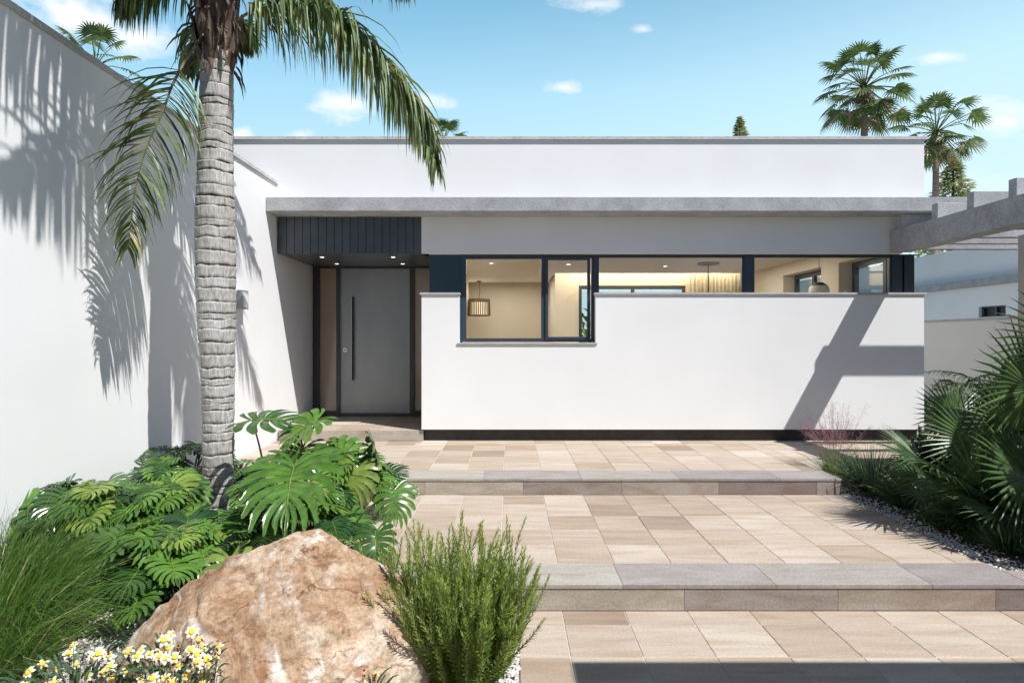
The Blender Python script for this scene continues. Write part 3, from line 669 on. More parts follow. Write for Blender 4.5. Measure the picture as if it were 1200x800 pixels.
b = MB(); b.box(12.15,20,12.1,40,3.271,4.17); b.build('upper_wall', M['white'], nh)
f = MB(); f.box(12.081,12.119,15.5,16.4,2.53,2.56); f.box(12.081,12.119,15.5,16.4,2.29,2.32); f.box(12.08,12.12,15.5,15.56,2.29,2.56); f.box(12.08,12.12,16.34,16.4,2.29,2.56); f.box(12.08,12.12,15.9,15.95,2.29,2.56); fr = f.build('window', M['frame'], nh)
p = MB(); p.box(12.13,12.14,15.5,16.4,2.29,2.56); p.build('pane', M['black'], fr)

# ------------------------------------------------------------------ plants
def leaflet(mb, p, d, L, w, droop, seg=5, tint=0.5, up=Vector((0,0,1)), curl=0.0, fold=0.25):
    """one narrow leaf bending under gravity"""
    d = d.normalized(); pts = [p.copy()]; q = p.copy(); st = L/seg; v = d.copy()
    for i in range(seg):
        v = (v + Vector((0,0,-1))*droop*(i+0.6)/seg).normalized()
        q = q + v*st; pts.append(q.copy())
    side = v.cross(up)
    s0 = d.cross(up)
    if s0.length < 1e-3: s0 = Vector((1,0,0))
    s0.normalize()
    if curl: s0 = (Matrix.Rotation(curl, 3, d) @ s0)
    prof = [0.55,1.0,0.92,0.7,0.4,0.0] if seg == 5 else [0.6]+[1.0-(i/seg)**2*1.0 for i in range(1,seg+1)]
    wid = [w*k for k in prof]
    mb.strip(pts, wid, s0, tint, fold)

def pinnate(fol, ra, pts, n, Lmax, w, r, upf=None, droop=0.8, spread=0.9, r0=0.02, plume=0.5, dry=0.05, start=0.12, ltip=0.45, twist=0):
    """frond: rachis through pts with two rows of leaflets"""
    P = bez(pts, 40)
    rad = [lerp(r0*0.75, 0.003, (i/40)**0.8) for i in range(41)]
    ra.tube(P, rad, 6, 2.0)
    for i in range(n):
        t = start + (1-start)*(i+r.random()*0.6)/n; t = min(t, 0.995)
        k = t*40; j = int(k); u = k-j; p = P[j].lerp(P[min(j+1,40)],u); tan = (P[min(j+1,40)]-P[max(j-1,0)]).normalized()
        upv = Vector(upf) if upf else (Vector((0,0,1)) if abs(tan.z) < 0.93 else Vector((0.3,-0.9,0.2)))
        side = tan.cross(upv).normalized(); nrm = side.cross(tan)
        if twist: side = Matrix.Rotation(twist,3,tan) @ side; nrm = Matrix.Rotation(twist,3,tan) @ nrm
        Lf = Lmax*(0.45+0.55*math.sin(math.pi*min(1,0.12+t*0.8)))*lerp(1,ltip,sm((t-0.6)/0.4))*r.uniform(0.85,1.15)
        for sg in (-1,1):
            ang = lerp(1.15,0.55,t)*spread + r.uniform(-0.12,0.12)
            d = tan*math.cos(ang) + side*sg*math.sin(ang) + nrm*r.uniform(-plume,plume)*0.7
            tn = r.random()
            if r.random() < dry: tn = 3.0
            elif r.random() < 0.12: tn = r.uniform(1.0,2.2)
            leaflet(fol, p, d, Lf, w*r.uniform(0.8,1.15), droop*r.choice((0.35,0.8,1.0,1.2,1.5))*r.uniform(0.8,1.2), 5, tn, curl=r.uniform(-.5,.5))

# --- the tall feather palm
PX, PY = -2.376, 5.18
pt = thing('feather_palm', (PX,PY,0.25), 'tall feather palm with ringed grey trunk in front of the left white wall', 'palm tree')
mb = MB(); seg = 72; vs = []; fs = []; ts = []; zz = 0.15; rows = []
zl = []
r_ = random.Random(3); z = 0.15
rings = [z]
while z < 4.3: z += r_.choice((0.05,0.07,0.085,0.10,0.11))*r_.uniform(0.9,1.1); rings.append(z)
def rad_at(z):
    # half widths read off the trunk: base .12, belly .155, neck .125
    kn = [(0.15,0.130),(0.5,0.115),(1.0,0.118),(1.5,0.128),(1.9,0.143),(2.3,0.152),(2.7,0.148),(3.1,0.133),(3.6,0.126),(4.0,0.121),(4.3,0.115)]
    for (a,ra_),(b_,rb_) in zip(kn[:-1],kn[1:]):
        if z <= b_: return lerp(ra_,rb_,sm((z-a)/(b_-a)))
    return 0.12
for i in range(len(rings)-1):
    a, c = rings[i], rings[i+1]
    for q in (0.0,0.05,0.12,0.3,0.5,0.7,0.86,0.95):
        rows.append((lerp(a,c,q), q, i))
cx_ = lambda z: PX + 0.012*math.sin(z*1.7)
for (z,q,i) in rows:
    for k in range(seg):
        t0 = 2*math.pi*k/seg; n_ = noise.noise(Vector((math.cos(t0)*1.6, math.sin(t0)*1.6, i*3.7)))
        n2_ = noise.noise(Vector((math.cos(t0)*7, math.sin(t0)*7, z*22)))
        amp = 0.35+0.65*abs(noise.noise(Vector((i*1.3,2.1,0)))*2)
        prof = {0.0:-0.0075,0.05:-0.0050,0.12:0.0005,0.3:0.0008,0.5:0.0012,0.7:0.0022,0.86:0.0034,0.95:0.0030}[q]*(0.5+amp)
        rr = rad_at(z) + prof + n2_*0.0045 + 0.003*n_ + 0.004*noise.noise(Vector((math.cos(t0)*3, math.sin(t0)*3, z*9)))
        zz = z + 0.016*n_ + 0.006*noise.noise(Vector((math.cos(t0)*4,math.sin(t0)*4,i*9.1)))
        vs.append((cx_(z)+rr*math.cos(t0), PY+rr*math.sin(t0), zz))
        d_ = {0.0:0.05,0.05:0.35,0.12:0.85,0.3:1,0.5:1,0.7:1,0.86:1,0.95:0.9}[q]  # ring cracks darkened: dirt plus crevice shade put into the tint
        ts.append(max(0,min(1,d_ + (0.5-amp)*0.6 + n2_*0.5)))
for j in range(len(rows)-1):
    for k in range(seg):
        k2 = (k+1)%seg; fs.append((j*seg+k,j*seg+k2,(j+1)*seg+k2,(j+1)*seg+k))
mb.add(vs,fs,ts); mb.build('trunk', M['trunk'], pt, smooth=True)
# old leaf bases
mb = MB(); r_ = random.Random(11)
for i in range(34):
    a = i*2.399; h = 3.98 + 0.032*i; rr = 0.115+0.02*r_.random()
    c_, s_ = math.cos(a), math.sin(a)
    p0 = Vector((PX+c_*rr, PY+s_*rr, h-0.12)); L = r_.uniform(0.35,0.6)
    P = [p0, p0+Vector((c_*0.045,s_*0.045,L*0.33)), p0+Vector((c_*0.06,s_*0.06,L*0.66)), p0+Vector((c_*0.10,s_*0.10,L))]
    side = Vector((-s_,c_,0))
    w = r_.uniform(0.05,0.08)
    mb.strip(P,[w*1.1,w,w*0.7,w*0.35],side,0.5,-0.5)
    if i < 22:
        for k in range(4):
            q = p0+Vector((c_*0.02,s_*0.02,0.03)) + side*r_.uniform(-w,w)
            leaflet(mb, q, Vector((c_*0.3,s_*0.3,-0.2)), r_.uniform(0.12,0.28), 0.014, 1.2, 5, 0.5)
mb.tube([(PX,PY,4.05),(PX,PY,4.6),(PX,PY,5.3)],[0.118,0.15,0.08],24)
mb.build('leaf_bases', M['boot'], pt, smooth=False)
def frond(pts, n=80, L=0.55, w=0.016, seed=0, **kw):
    f = MB(); ra = MB(); r = random.Random(seed)
    pinnate(f, ra, pts, n, L, w, r, **kw)
    n0 = len(f.v); f.v += ra.v; f.t += ra.t; f.f += [tuple(i+n0 for i in q) for q in ra.f]
    return f.build('frond', M['palm'], pt, smooth=False)
D = PY
frond([at(262,40,D), at(290,16,D-0.05), at(330,7,D-0.1), at(380,13,D-0.2), at(415,32,D-0.3), at(449,70,D-0.35), at(479,108,D-0.4), at(500,145,D-0.42), at(512,195,D-0.45)], 250, 0.62, 0.0115, 1, droop=1.8, plume=0.9, spread=0.85, ltip=0.55, dry=0.03, start=0.13)
frond([at(250,20,D-0.02), at(236,44,D-0.14), at(218,70,D-0.25), at(202,100,D-0.33), at(190,133,D-0.4), at(172,172,D-0.45), at(160,215,D-0.5), at(154,255,D-0.52), at(150,292,D-0.54)], 88, 0.52, 0.0145, 2, droop=0.7, plume=0.35, spread=1.2, ltip=0.6, dry=0.06, start=0.30, upf=(0.25,-1,0.15))
# left top frond hanging into the frame from above
frond([at(250,5,D), at(225,-40,D-0.1), at(195,-45,D-0.2), at(165,-30,D-0.3), at(140,0,D-0.35)], 110, 0.58, 0.012, 3, droop=2.0, plume=0.6, ltip=0.6)
frond([at(265,-10,D), at(330,-80,D-0.1), at(400,-75,D-0.3), at(450,-45,D-0.5), at(478,-10,D-0.6)], 90, 0.5, 0.012, 4, droop=2.0, plume=0.6)
frond([at(262,40,D+0.1), at(275,25,D+0.35), at(287,35,D+0.6), at(292,60,D+0.75)], 45, 0.30, 0.014, 5, droop=1.5, start=0.3)
frond([at(245,40,D+0.1), at(230,30,D+0.35), at(222,60,D+0.6), at(222,90,D+0.75)], 40, 0.30, 0.014, 6, droop=1.5, start=0.3)
def arc_frond(az, el, L, seed, z0=4.7, bend=1.6, n=75):
    p = Vector((PX,PY,z0)); P = []; e = el; m = 7
    for i in range(m+1):
        P.append(p.copy()); d = Vector((math.cos(az)*math.cos(e), math.sin(az)*math.cos(e), math.sin(e)))
        p = p + d*L/m; e -= bend/m
    frond(P, n, 0.55, 0.016, seed, droop=1.4, plume=0.6)
for i, (az, el, L) in enumerate(((-100,52,2.4),(-128,60,2.3),(35,50,2.2),(75,45,2.2),(115,50,2.2),(150,48,2.1),(178,62,2.1),(-85,80,2.3),(200,70,2.1),(60,75,2.0),(130,78,2.0),(-115,40,2.6),(-150,48,2.2))):
    arc_frond(R(az), R(el), L, 30+i, z0=4.75+0.02*i, bend=1.5)

# low fronds reaching out over the bed, above the picture; their shade falls on the left wall
for k, (P_, sd_) in enumerate((
  ([(PX,PY,4.7),(PX-0.05,4.6,5.15),(PX-0.1,4.0,5.3),(PX-0.1,3.4,5.2),(PX-0.1,2.9,4.95)],61),
  ([(PX,PY,4.7),(PX-0.25,4.7,5.1),(PX-0.45,4.2,5.2),(PX-0.6,3.7,5.1),(PX-0.7,3.3,4.85)],62),
  ([(PX,PY,4.7),(PX+0.25,4.6,5.2),(PX+0.4,4.0,5.45),(PX+0.5,3.3,5.45),(PX+0.55,2.7,5.25)],63),
  ([(PX,PY,4.7),(PX-0.1,4.5,5.5),(PX-0.2,3.8,5.7),(PX-0.25,3.1,5.6),(PX-0.25,2.4,5.3)],64))):
    frond([Vector(p) for p in P_], 85, 0.62, 0.017, sd_, droop=2.0, plume=0.5)

# --- fan leaves
def fan(mb, hub, d, nrm, Rr, n=26, spread=2.3, droop=0.25, seed=0, free=0.5, tintb=0.4, dry=0.0):
    r = random.Random(seed); d = d.normalized(); s = d.cross(nrm).normalized(); nn = s.cross(d).normalized()
    da = 2*spread/n
    for i in range(n):
        a = -spread + da*(i+0.5); dd = d*math.cos(a) + s*math.sin(a); tt = nn.cross(dd)
        Lr = Rr*(0.78+0.22*math.cos(a*0.6))*r.uniform(0.93,1.05)
        rs = [0.02,0.3,free,0.72,0.88,1.0]; pts = []; wd = []
        for q in rs:
            x = q*Lr; p = hub + dd*x + nn*(-(abs(a)/spread)**2*0.10*x) + Vector((0,0,-1))*droop*max(0,q-0.35)**2*Lr*1.6*r.uniform(0.7,1.3)
            pts.append(p)
            full = x*math.tan(da/2)*1.02; wd.append(full if q <= free+0.01 else full_f*(1-((q-free)/(1-free))**1.3))
            if q <= free+0.01: full_f = full
        tn = min(1,max(0,tintb + r.uniform(-0.35,0.35)))
        if r.random() < dry: tn = 3.0
        mb.strip(pts, wd, tt, tn, 0.45)
def fan_crown(fol, pet, top, n, Lp, Rf, seed, down=-0.9, nseg=20, dry=0.1, tb=0.45, skirt=0):
    r = random.Random(seed)
    for i in range(n):
        az = i*2.399 + r.uniform(-.2,.2); u = (i+0.5)/n
        el = lerp(1.45, down, u**0.9)
        d = Vector((math.cos(az)*math.cos(el), math.sin(az)*math.cos(el), math.sin(el)))
        L = Lp*r.uniform(0.8,1.1)*(1 if u < 0.85 else 0.7)
        p1 = top + d*L*0.5; p2 = top + d*L + Vector((0,0,-0.10*L))
        pet.tube([top + d*0.05, p1, p2], [0.016*Lp,0.013*Lp,0.01*Lp], 5, 2.0)
        dd = (p2-p1).normalized(); dd = (dd + Vector((0,0,-0.25))).normalized()
        side = dd.cross(Vector((0,0,1)))
        if side.length < 0.05: side = Vector((1,0,0))
        nrm = side.normalized().cross(dd); nrm = Matrix.Rotation(r.uniform(-.5,.5),3,dd) @ nrm
        fan(fol, p2, dd, nrm, Rf*r.uniform(0.85,1.1), nseg, r.uniform(1.6,2.2), 0.35, seed*100+i, tintb=tb, dry=dry if u > 0.7 else 0)
    for i in range(skirt):
        az = i*2.399; d = Vector((math.cos(az)*0.35, math.sin(az)*0.35, -1)).normalized()
        q = top + Vector((math.cos(az)*0.12,math.sin(az)*0.12,-0.15*r.random()))
        fan(fol, q, d, Vector((math.cos(az),math.sin(az),0.3)), Rf*0.9, 12, 0.7, 0.1, seed*77+i, tintb=0.3, dry=0.75)
def tall_fan_palm(px, py, d, scale, label, seed, n=38, lean=0.0):
    top = at(px,py,d); o = thing('fan_palm', (top.x,top.y,0), label, 'palm tree', None)
    f = MB(); p = MB(); fan_crown(f, p, top, n, 1.02*scale, 0.50*scale, seed, down=-1.1, nseg=18, dry=0.25, tb=0.45, skirt=14)
    f.build('crown', M['farfan'], o); p.build('leaf_stalks', M['farfan'], o, smooth=True)
    tr = MB(); h = top.z; P = [Vector((top.x-lean*(1-i/10)**2, top.y, h*i/10)) for i in range(11)]
    tr.tube(P, [lerp(0.17,0.10,i/10)*scale*0.8 for i in range(11)], 16); tr.build('trunk', M['fartrunk'], o, smooth=True)
tall_fan_palm(1013, 103, 24, 1.35, 'taller of the two fan palms behind the flat roof at right', 1, 46, 0.1)
tall_fan_palm(1097, 155, 23, 1.15, 'shorter fan palm just right of the flat roof end', 2, 44, 0.3)
tall_fan_palm(112, 78, 9.5, 0.50, 'fan palm whose leaves rise above the coping of the tall left wall', 3, 30)
tall_fan_palm(519, 172, 34, 1.3, 'distant fan palm top just showing above the roof beside the hanging frond', 4, 40)

def conifer(px, py, d, H, Wd, label, seed, n=1500, cat='tree'):
    top = at(px,py,d); o = thing('conifer', (top.x,top.y,0), label, cat); r = random.Random(seed)
    tr = MB(); tr.tube([(top.x,top.y,0),(top.x,top.y,top.z*0.6),(top.x,top.y,top.z)],[0.2,0.14,0.02],8); 
    f = MB()
    for i in range(n):
        u = r.random()**0.7; z = top.z - u*H; az = r.random()*6.283
        lay = 0.75+0.25*math.sin(u*38+az); rad = Wd*u*lay*r.uniform(0.2,1)
        p = Vector((top.x+math.cos(az)*rad, top.y+math.sin(az)*rad, z - rad*0.15 + 0.1))
        dd = Vector((math.cos(az),math.sin(az),r.uniform(-0.1,0.5)))
        leaflet(f, p, dd, 0.22*r.uniform(0.7,1.4), 0.035, 0.3, 5, r.random(), curl=r.uniform(-1,1))
    for i in range(26):
        u = 0.1+0.9*i/26; az = i*2.4; z = top.z-u*H
        tr.tube([(top.x,top.y,z),(top.x+math.cos(az)*Wd*u*0.7,top.y+math.sin(az)*Wd*u*0.7,z+0.05)],[0.03,0.008],5)
    tr.build('trunk', M['stem'], o); f.build('crown', M['tree'], o)
conifer(1117, 186, 26, 5.0, 3.0, 'pale green conifer between the shorter fan palm and the pergola', 5, 5000)
conifer(867, 139, 36, 4.0, 1.7, 'tip of a distant conifer above the middle of the flat roof', 6, 2600)

# --- monstera
def mleaf(mb, M4, L, r, tn):
    nl = r.choice((8,9,10)); ss = [0,0.14,0.24,0.34,0.48,0.64,0.80,0.92,1.0]; cc = [-1,-0.5,0,0.5,1]
    fold = r.uniform(0.08,0.35); drp = r.uniform(0.15,0.5); wav = r.uniform(0,6)
    free = r.uniform(0.12,0.24)
    def shrink(s):
        if s < free: return 1.0
        if s < 0.5: return lerp(1.0,0.60,((s-free)/(0.5-free+1e-6))**0.6)
        if s < 0.8: return lerp(0.60,0.62,(s-0.5)/0.3)
        return lerp(0.62,0.20,((s-0.8)/0.2)**2)
    def prof(q):          # q 0 basal .. 1 tip
        return 0.46 + 0.13*math.sin(math.pi*min(1,q*1.1)) - 0.17*sm((q-0.72)/0.28)
    for sg in (-1,1):
        for k in range(nl):
            lm = r.uniform(0.92,1.05); vs = []; ts = []
            for s in ss:
                for c in cc:
                    q = (k+0.5+c*0.5*shrink(s))/nl; qo = (k+0.5+c*0.5)/nl
                    th = lerp(R(158),R(9),q**0.85) - s*s*R(20)*(1-abs(2*q-1)*0.4)
                    o_ = max(0,(qo-0.12))/0.88*0.62*L
                    rr = prof(q)*L*(1 if s < 0.35 else lerp(1,lm,(s-0.35)/0.65)) * (1.0 - 0.06*c*c*s)
                    x = math.sin(th)*rr*s; y = o_ + math.cos(th)*rr*s
                    z = fold*x - drp*(max(0,y)/L)**2*L*0.6 - 0.55*(x/L)**2*L*0.9 - 0.012*L*(1-abs(c))*min(1,s*3) + 0.012*L*math.sin(wav+k*2.1+s*3)
                    if y < 0: z -= 0.3*y*y/L
                    v = M4 @ Vector((x*sg, y, z)); vs.append(v); ts.append(tn + (0.45 if c == 0 else 0)*max(0,0.8-s))
            nc = len(cc); fs = []
            for i in range(len(ss)-1):
                for j in range(nc-1):
                    a = i*nc+j; q4 = (a,a+1,a+nc+1,a+nc); fs.append(q4 if sg > 0 else q4[::-1])
            mb.add(vs, fs, ts)
    P = []
    for i in range(7):
        y = i/6*0.98*L; P.append(M4 @ Vector((0,y,-drp*(y/L)**2*L*0.6+0.002)))
    mb.tube(P, [0.010*L*(1.4-i/6) for i in range(7)], 4, 2.0)
def frame_mat(p, tip, nrm):
    y = tip.normalized(); z = (nrm - y*nrm.dot(y)).normalized(); x = y.cross(z)
    m = Matrix((x,y,z)).transposed().to_4x4(); m.translation = p; return m
mon_r = random.Random(21)
def monstera(base, leaves, label):
    o = thing('monstera', base, label, 'plant', 'monstera plants in the left bed')
    fo = MB(); st = MB(); B = Vector(base)
    for (p, tip, nrm, L) in leaves:
        qx = 598+p.x*750/p.y; qy = 397-(p.z-EYE)*750/p.y
        if 218 < qx < 286 and qy < 600 and p.y < 5.25 and not (qx > 276 and p.y > 4.9): continue
        tn = mon_r.uniform(0.0,1.0)**0.8
        if mon_r.random() < 0.04: tn = 1.8
        mleaf(fo, frame_mat(p, tip, nrm), L, mon_r, tn)
        b0 = B + Vector((mon_r.uniform(-.06,.06),mon_r.uniform(-.06,.06),0))
        mid = b0.lerp(p,0.45) + Vector((0,0,0.25*(p-b0).length*0.6))
        st.tube(bez([b0,mid,p],8), [0.011,0.011,0.010,0.009,0.008,0.008,0.007,0.007,0.006], 5, 0.6)
    fo.build('foliage', M['monstera'], o, smooth=True); st.build('stems', M['monstera'], o, smooth=True)
def spray(B, n, hr, zr, Lr, cam=0.5, azr=(0,360), r=mon_r):
    out = []
    for i in range(n):
        az = R(r.uniform(*azr)) if n < 4 else R(lerp(azr[0],azr[1],(i+r.random()*0.7)/n))
        u = r.random(); rad = lerp(*hr,u); z = lerp(zr[1],zr[0],u*u*0.8+0.2*r.random())
        od = Vector((math.cos(az),math.sin(az),0))
        p = Vector(B) + od*rad + Vector((0,0,z))
        tip = (od + Vector((0,-cam,0)) + Vector((r.uniform(-.5,.5),r.uniform(-.4,.4),r.uniform(-0.7,0.1))))
        nrm = Vector((0,0,1)) + od*0.25 + Vector((r.uniform(-.4,.4), -0.10+r.uniform(-.4,.35), 0))
        out.append((p, tip, nrm, r.uniform(*Lr)))
    return out
V = Vector
# right group beside the steps, with the big hero leaves
B1 = (-1.75,4.75,0.28)
hero = [
 (at(345,545,4.15), V((0.12,-0.8,-0.38)), V((-0.08,-0.42,1)), 0.58),
 (at(296,492,5.0), V((0.95,0.05,0.06)), V((-0.05,-0.22,0.95)), 0.48),
 (at(372,492,4.9), V((-0.65,-0.4,-0.35)), V((-0.2,-0.45,0.9)), 0.36),
 (at(355,525,4.8), V((-0.15,-0.5,-0.5)), V((0,-0.6,0.8)), 0.34),
]
monstera(B1, hero + spray(B1, 34, (0.10,0.60), (0.08,0.46), (0.20,0.32), azr=(150,390)), 'large leaved monstera directly behind the boulder peak')
B2 = (-1.45,5.35,0.28)
h2 = [(at(420,548,5.0), V((-0.1,-0.3,-0.6)), V((0.1,-0.8,0.6)), 0.34),
      (at(398,528,5.2), V((0.85,-0.1,-0.25)), V((0.2,-0.6,0.8)), 0.38),
      (at(437,518,5.2), V((0.35,-0.1,-0.9)), V((0.9,0.35,0.3)), 0.36),
      (at(444,560,5.1), V((0.1,0.1,-0.9)), V((0.9,0.5,0.3)), 0.32)]
monstera(B2, h2 + spray(B2, 34, (0.1,0.5), (0.08,0.58), (0.19,0.30), azr=(-130,180)), 'monstera nearest the front door step, its outer leaves darkly backlit')
B3 = (-1.22,4.30,0.25)
h3 = [(at(462,575,4.4), V((0.1,-0.4,-0.6)), V((0.1,-0.7,0.7)), 0.27), (at(440,625,4.1), V((0.1,-0.5,-0.5)), V((0.0,-0.7,0.7)), 0.26)]
monstera(B3, h3 + spray(B3, 16, (0.05,0.32), (0.05,0.30), (0.15,0.23)), 'small monstera between the boulder and the middle terrace')
B4 = (-2.55,4.75,0.25)
monstera(B4, spray(B4, 46, (0.10,0.60), (0.06,0.46), (0.20,0.32), azr=(170,400)), 'monstera in front of the palm trunk base')
B5 = (-2.95,4.55,0.2)
monstera(B5, [(at(70,590,4.3), V((0.2,-0.75,-0.35)), V((0.2,-0.35,1)), 0.40), (at(110,575,4.5), V((-0.8,-0.3,0.0)), V((0.1,-0.3,1)), 0.34)] + [(at(28,598,4.2), V((-0.9,-0.2,-0.1)), V((0.1,-0.7,0.6)), 0.34)] + spray(B5, 26, (0.1,0.45), (0.15,0.56), (0.20,0.31), azr=(180,360)), 'monstera against the left wall beside the tall grass')
B6 = (-2.2,4.15,0.18)
monstera(B6, [(at(175,660,3.9), V((0.0,-0.5,-0.7)), V((0.0,-0.8,0.6)), 0.30), (at(270,655,3.8), V((0.2,-0.5,-0.7)), V((0.0,-0.8,0.6)), 0.30), (at(120,640,3.9), V((-0.3,-0.5,-0.7)), V((0.1,-0.8,0.6)), 0.32), (at(220,610,4.2), V((0.1,-0.5,-0.5)), V((0.0,-0.7,0.7)), 0.34)] + spray(B6, 34, (0.1,0.55), (0.06,0.40), (0.19,0.29), azr=(170,390)), 'monstera in front, its leaves overhanging the white gravel')
B7 = (-2.85,5.7,0.28)
monstera(B7, spray(B7, 24, (0.1,0.45), (0.15,0.52), (0.22,0.32), azr=(160,400)), 'monstera behind the palm trunk at the foot of the white wall')
B8 = (-2.1,5.8,0.28)
monstera(B8, spray(B8, 22, (0.1,0.45), (0.10,0.42), (0.22,0.30)), 'monstera right behind the palm trunk, partly in shade')

B9 = (-2.75,5.15,0.26)
monstera(B9, spray(B9, 40, (0.05,0.42), (0.10,0.46), (0.19,0.29), azr=(120,400)), 'monstera squeezed between the palm trunk and the white wall')
B10 = (-2.05,4.45,0.22)
monstera(B10, spray(B10, 40, (0.05,0.50), (0.06,0.38), (0.18,0.28), azr=(170,400)), 'monstera just left of the boulder shoulder in front of the palm')

# --- grasses
def tuft(mb, base, n, H, lean, w, r, spread=0.12, dirb=None, dry=0.06, droop=0.9):
    for i in range(n):
        az = r.random()*6.283; rr = spread*math.sqrt(r.random()); od = V((math.cos(az),math.sin(az),0))
        p = V(base)+od*rr; l = lean*r.uniform(0.1,1.2)
        d = V((0,0,1)) + od*l
        if dirb: d += V(dirb)*r.uniform(0,1)
        tn = r.random()
        if r.random() < dry: tn = r.choice((2.0,3.0))
        leaflet(mb, p, d, H*r.uniform(0.55,1.1), w, droop*r.uniform(0.3,1.0), 5, tn, curl=r.uniform(-1.5,1.5))
def grass_clump(name, base, n, H, lean, w, label, mat='grass', seed=1, spread=0.12, dirb=None, dry=0.06, group='grass tufts in the left bed', droop=0.9):
    o = MB(); tuft(o, base, n, H, lean, w, random.Random(seed), spread, dirb, dry, droop)
    ob = o.build(name, M[mat], loc=base); tag(ob, label, 'grass', group); return ob
grass_clump('grass_clump', (-2.72,3.35,0.05), 1500, 0.85, 0.55, 0.0032, 'tall fine green fountain grass at the far left edge', seed=1, spread=0.22, dirb=(0.35,0,0.1), group='fountain grass at the left edge')
grass_clump('grass_clump', (-2.45,2.85,0.03), 1300, 0.75, 0.6, 0.003, 'nearer fountain grass arching into the bottom left corner', seed=2, spread=0.2, dirb=(0.1,0,0.1), group='fountain grass at the left edge')
grass_clump('grass_clump', (-2.95,3.9,0.08), 800, 0.75, 0.5, 0.003, 'fountain grass close to the left wall in front of the monstera', seed=3, spread=0.18, dirb=(0.5,0,0.1), group='fountain grass at the left edge')
grass_clump('grass_tuft', (-1.72,3.42,0.05), 650, 0.32, 0.9, 0.0022, 'fine green tuft hugging the left side of the boulder', 'bluegrass', 4, 0.12, None)
grass_clump('grass_tuft', (-1.62,3.68,0.07), 520, 0.32, 0.9, 0.0022, 'fine green tuft behind the boulder shoulder, topmost of the small tufts', 'bluegrass', 5, 0.12, None)
grass_clump('grass_tuft', (-1.76,3.12,0.03), 460, 0.26, 0.9, 0.0022, 'fine green tuft between the white gravel and the flowers', 'bluegrass', 6, 0.12, None)
grass_clump('grass_tuft', (-1.78,2.72,0.02), 520, 0.24, 0.9, 0.0022, 'grey green tuft among the flowers at the bottom left', 'bluegrass', 7, 0.22, None)
# seed stalks of the fountain grass
for k, (a, b_) in enumerate((((92,790),(82,520)),((60,700),(150,480)),((130,700),(165,560)))):
    pass

# --- boulder
def boulder():
    prof = [(140,800),(146,772),(160,740),(185,706),(215,692),(248,680),(270,664),(285,652),(305,638),(332,626),(352,619),(370,622),(380,640),(396,652),(420,664),(448,686),(468,702),(478,720),(482,760),(478,800),(470,860),(440,930),(300,960),(170,930),(140,870)]
    d0 = 3.0; c = at(318,800,d0); pol = []
    for (x_,y_) in prof:
        p = at(x_,y_,d0); pol.append((math.atan2(p.z-c.z,p.x-c.x), math.hypot(p.z-c.z,p.x-c.x)))
    pol.sort()
    def rad(th):
        n = len(pol)
        for i in range(n):
            a0, r0 = pol[i]; a1, r1 = pol[(i+1)%n]
            if i == n-1: a1 += 2*math.pi
            t_ = th if th >= pol[0][0] else th+2*math.pi
            if a0 <= t_ <= a1: return lerp(r0,r1,(t_-a0)/(a1-a0+1e-9))
        return pol[0][1]
    import bmesh
    bm = bmesh.new(); bmesh.ops.create_icosphere(bm, subdivisions=7, radius=1)
    for v in bm.verts:
        n = v.co.normalized(); th = math.atan2(n.z,n.x); hz = math.hypot(n.x,n.z)
        rr = rad(th) if hz > 1e-4 else 0.5
        if hz < 0.35: rr = lerp(0.62, rr, hz/0.35)
        T = 0.42
        e = 0.72
        k = abs(hz)**e
        x = math.cos(th)*rr*k; z = math.sin(th)*rr*k; y = T*n.y + 0.34*z*sm((0.15-n.y)/0.9)      # front face leans back
        P_ = V((x,y,z))
        # facets and ledges
        f1 = noise.noise(P_*2.1+V((3,1,5))); f2 = noise.noise(P_*5.5+V((7,2,1))); f3 = noise.noise(P_*14); f4 = noise.noise(P_*36); f5 = noise.noise(P_*90)
        cell = noise.voronoi(P_*V((2.6,2.6,2.6)).x + V((1.3,0.2,0.4)))[0]
        crack = max(0, 1-(cell[1]-cell[0])*9)
        q = P_.dot(V((0.45,-0.2,0.87)))*7 + f1*2.2; ledge = (q-math.floor(q)); ledge = sm(ledge*1.2)*0.014
        disp = f1*0.035 + f2*0.020 + f3*0.010 + f4*0.0045 + f5*0.0018 + ledge - crack*0.010
        w_ = 0.45 + 0.55*abs(n.y)**0.5
        v.co = P_ + n*disp*w_
    rr_ = random.Random(4)
    for q in range(24):
        nn_ = V((rr_.uniform(-0.9,0.9), -rr_.uniform(0.45,1.0), rr_.uniform(-0.1,0.9))).normalized()
        sup = max(v.co.dot(nn_) for v in bm.verts); h_ = sup*rr_.uniform(0.76,0.92)
        for v in bm.verts:
            e_ = v.co.dot(nn_)-h_
            if e_ > 0: v.co -= nn_*e_*0.94
    for v in bm.verts:
        P_ = v.co; rd = 1-abs(noise.noise(P_*3.1+V((9,2,4)))*2); f_ = noise.fractal(P_*7, 1.0, 2.1, 5)
        v.co = P_ + P_.normalized()*(-0.016*max(0,rd-0.80)/0.20 + f_*0.010 + noise.noise(P_*55)*0.0025)
    me = bpy.data.meshes.new('boulder'); bm.to_mesh(me); bm.free()
    me.polygons.foreach_set('use_smooth',[True]*len(me.polygons)); me.materials.append(M['rock'])
    o = bpy.data.objects.new('boulder', me); C.objects.link(o); o.location = (c.x-0.03, d0+0.05, c.z); o.scale = (1.20,1.0,1.0)
    tag(o,'large pinkish brown boulder with white veins in the left bed','rock')
boulder()

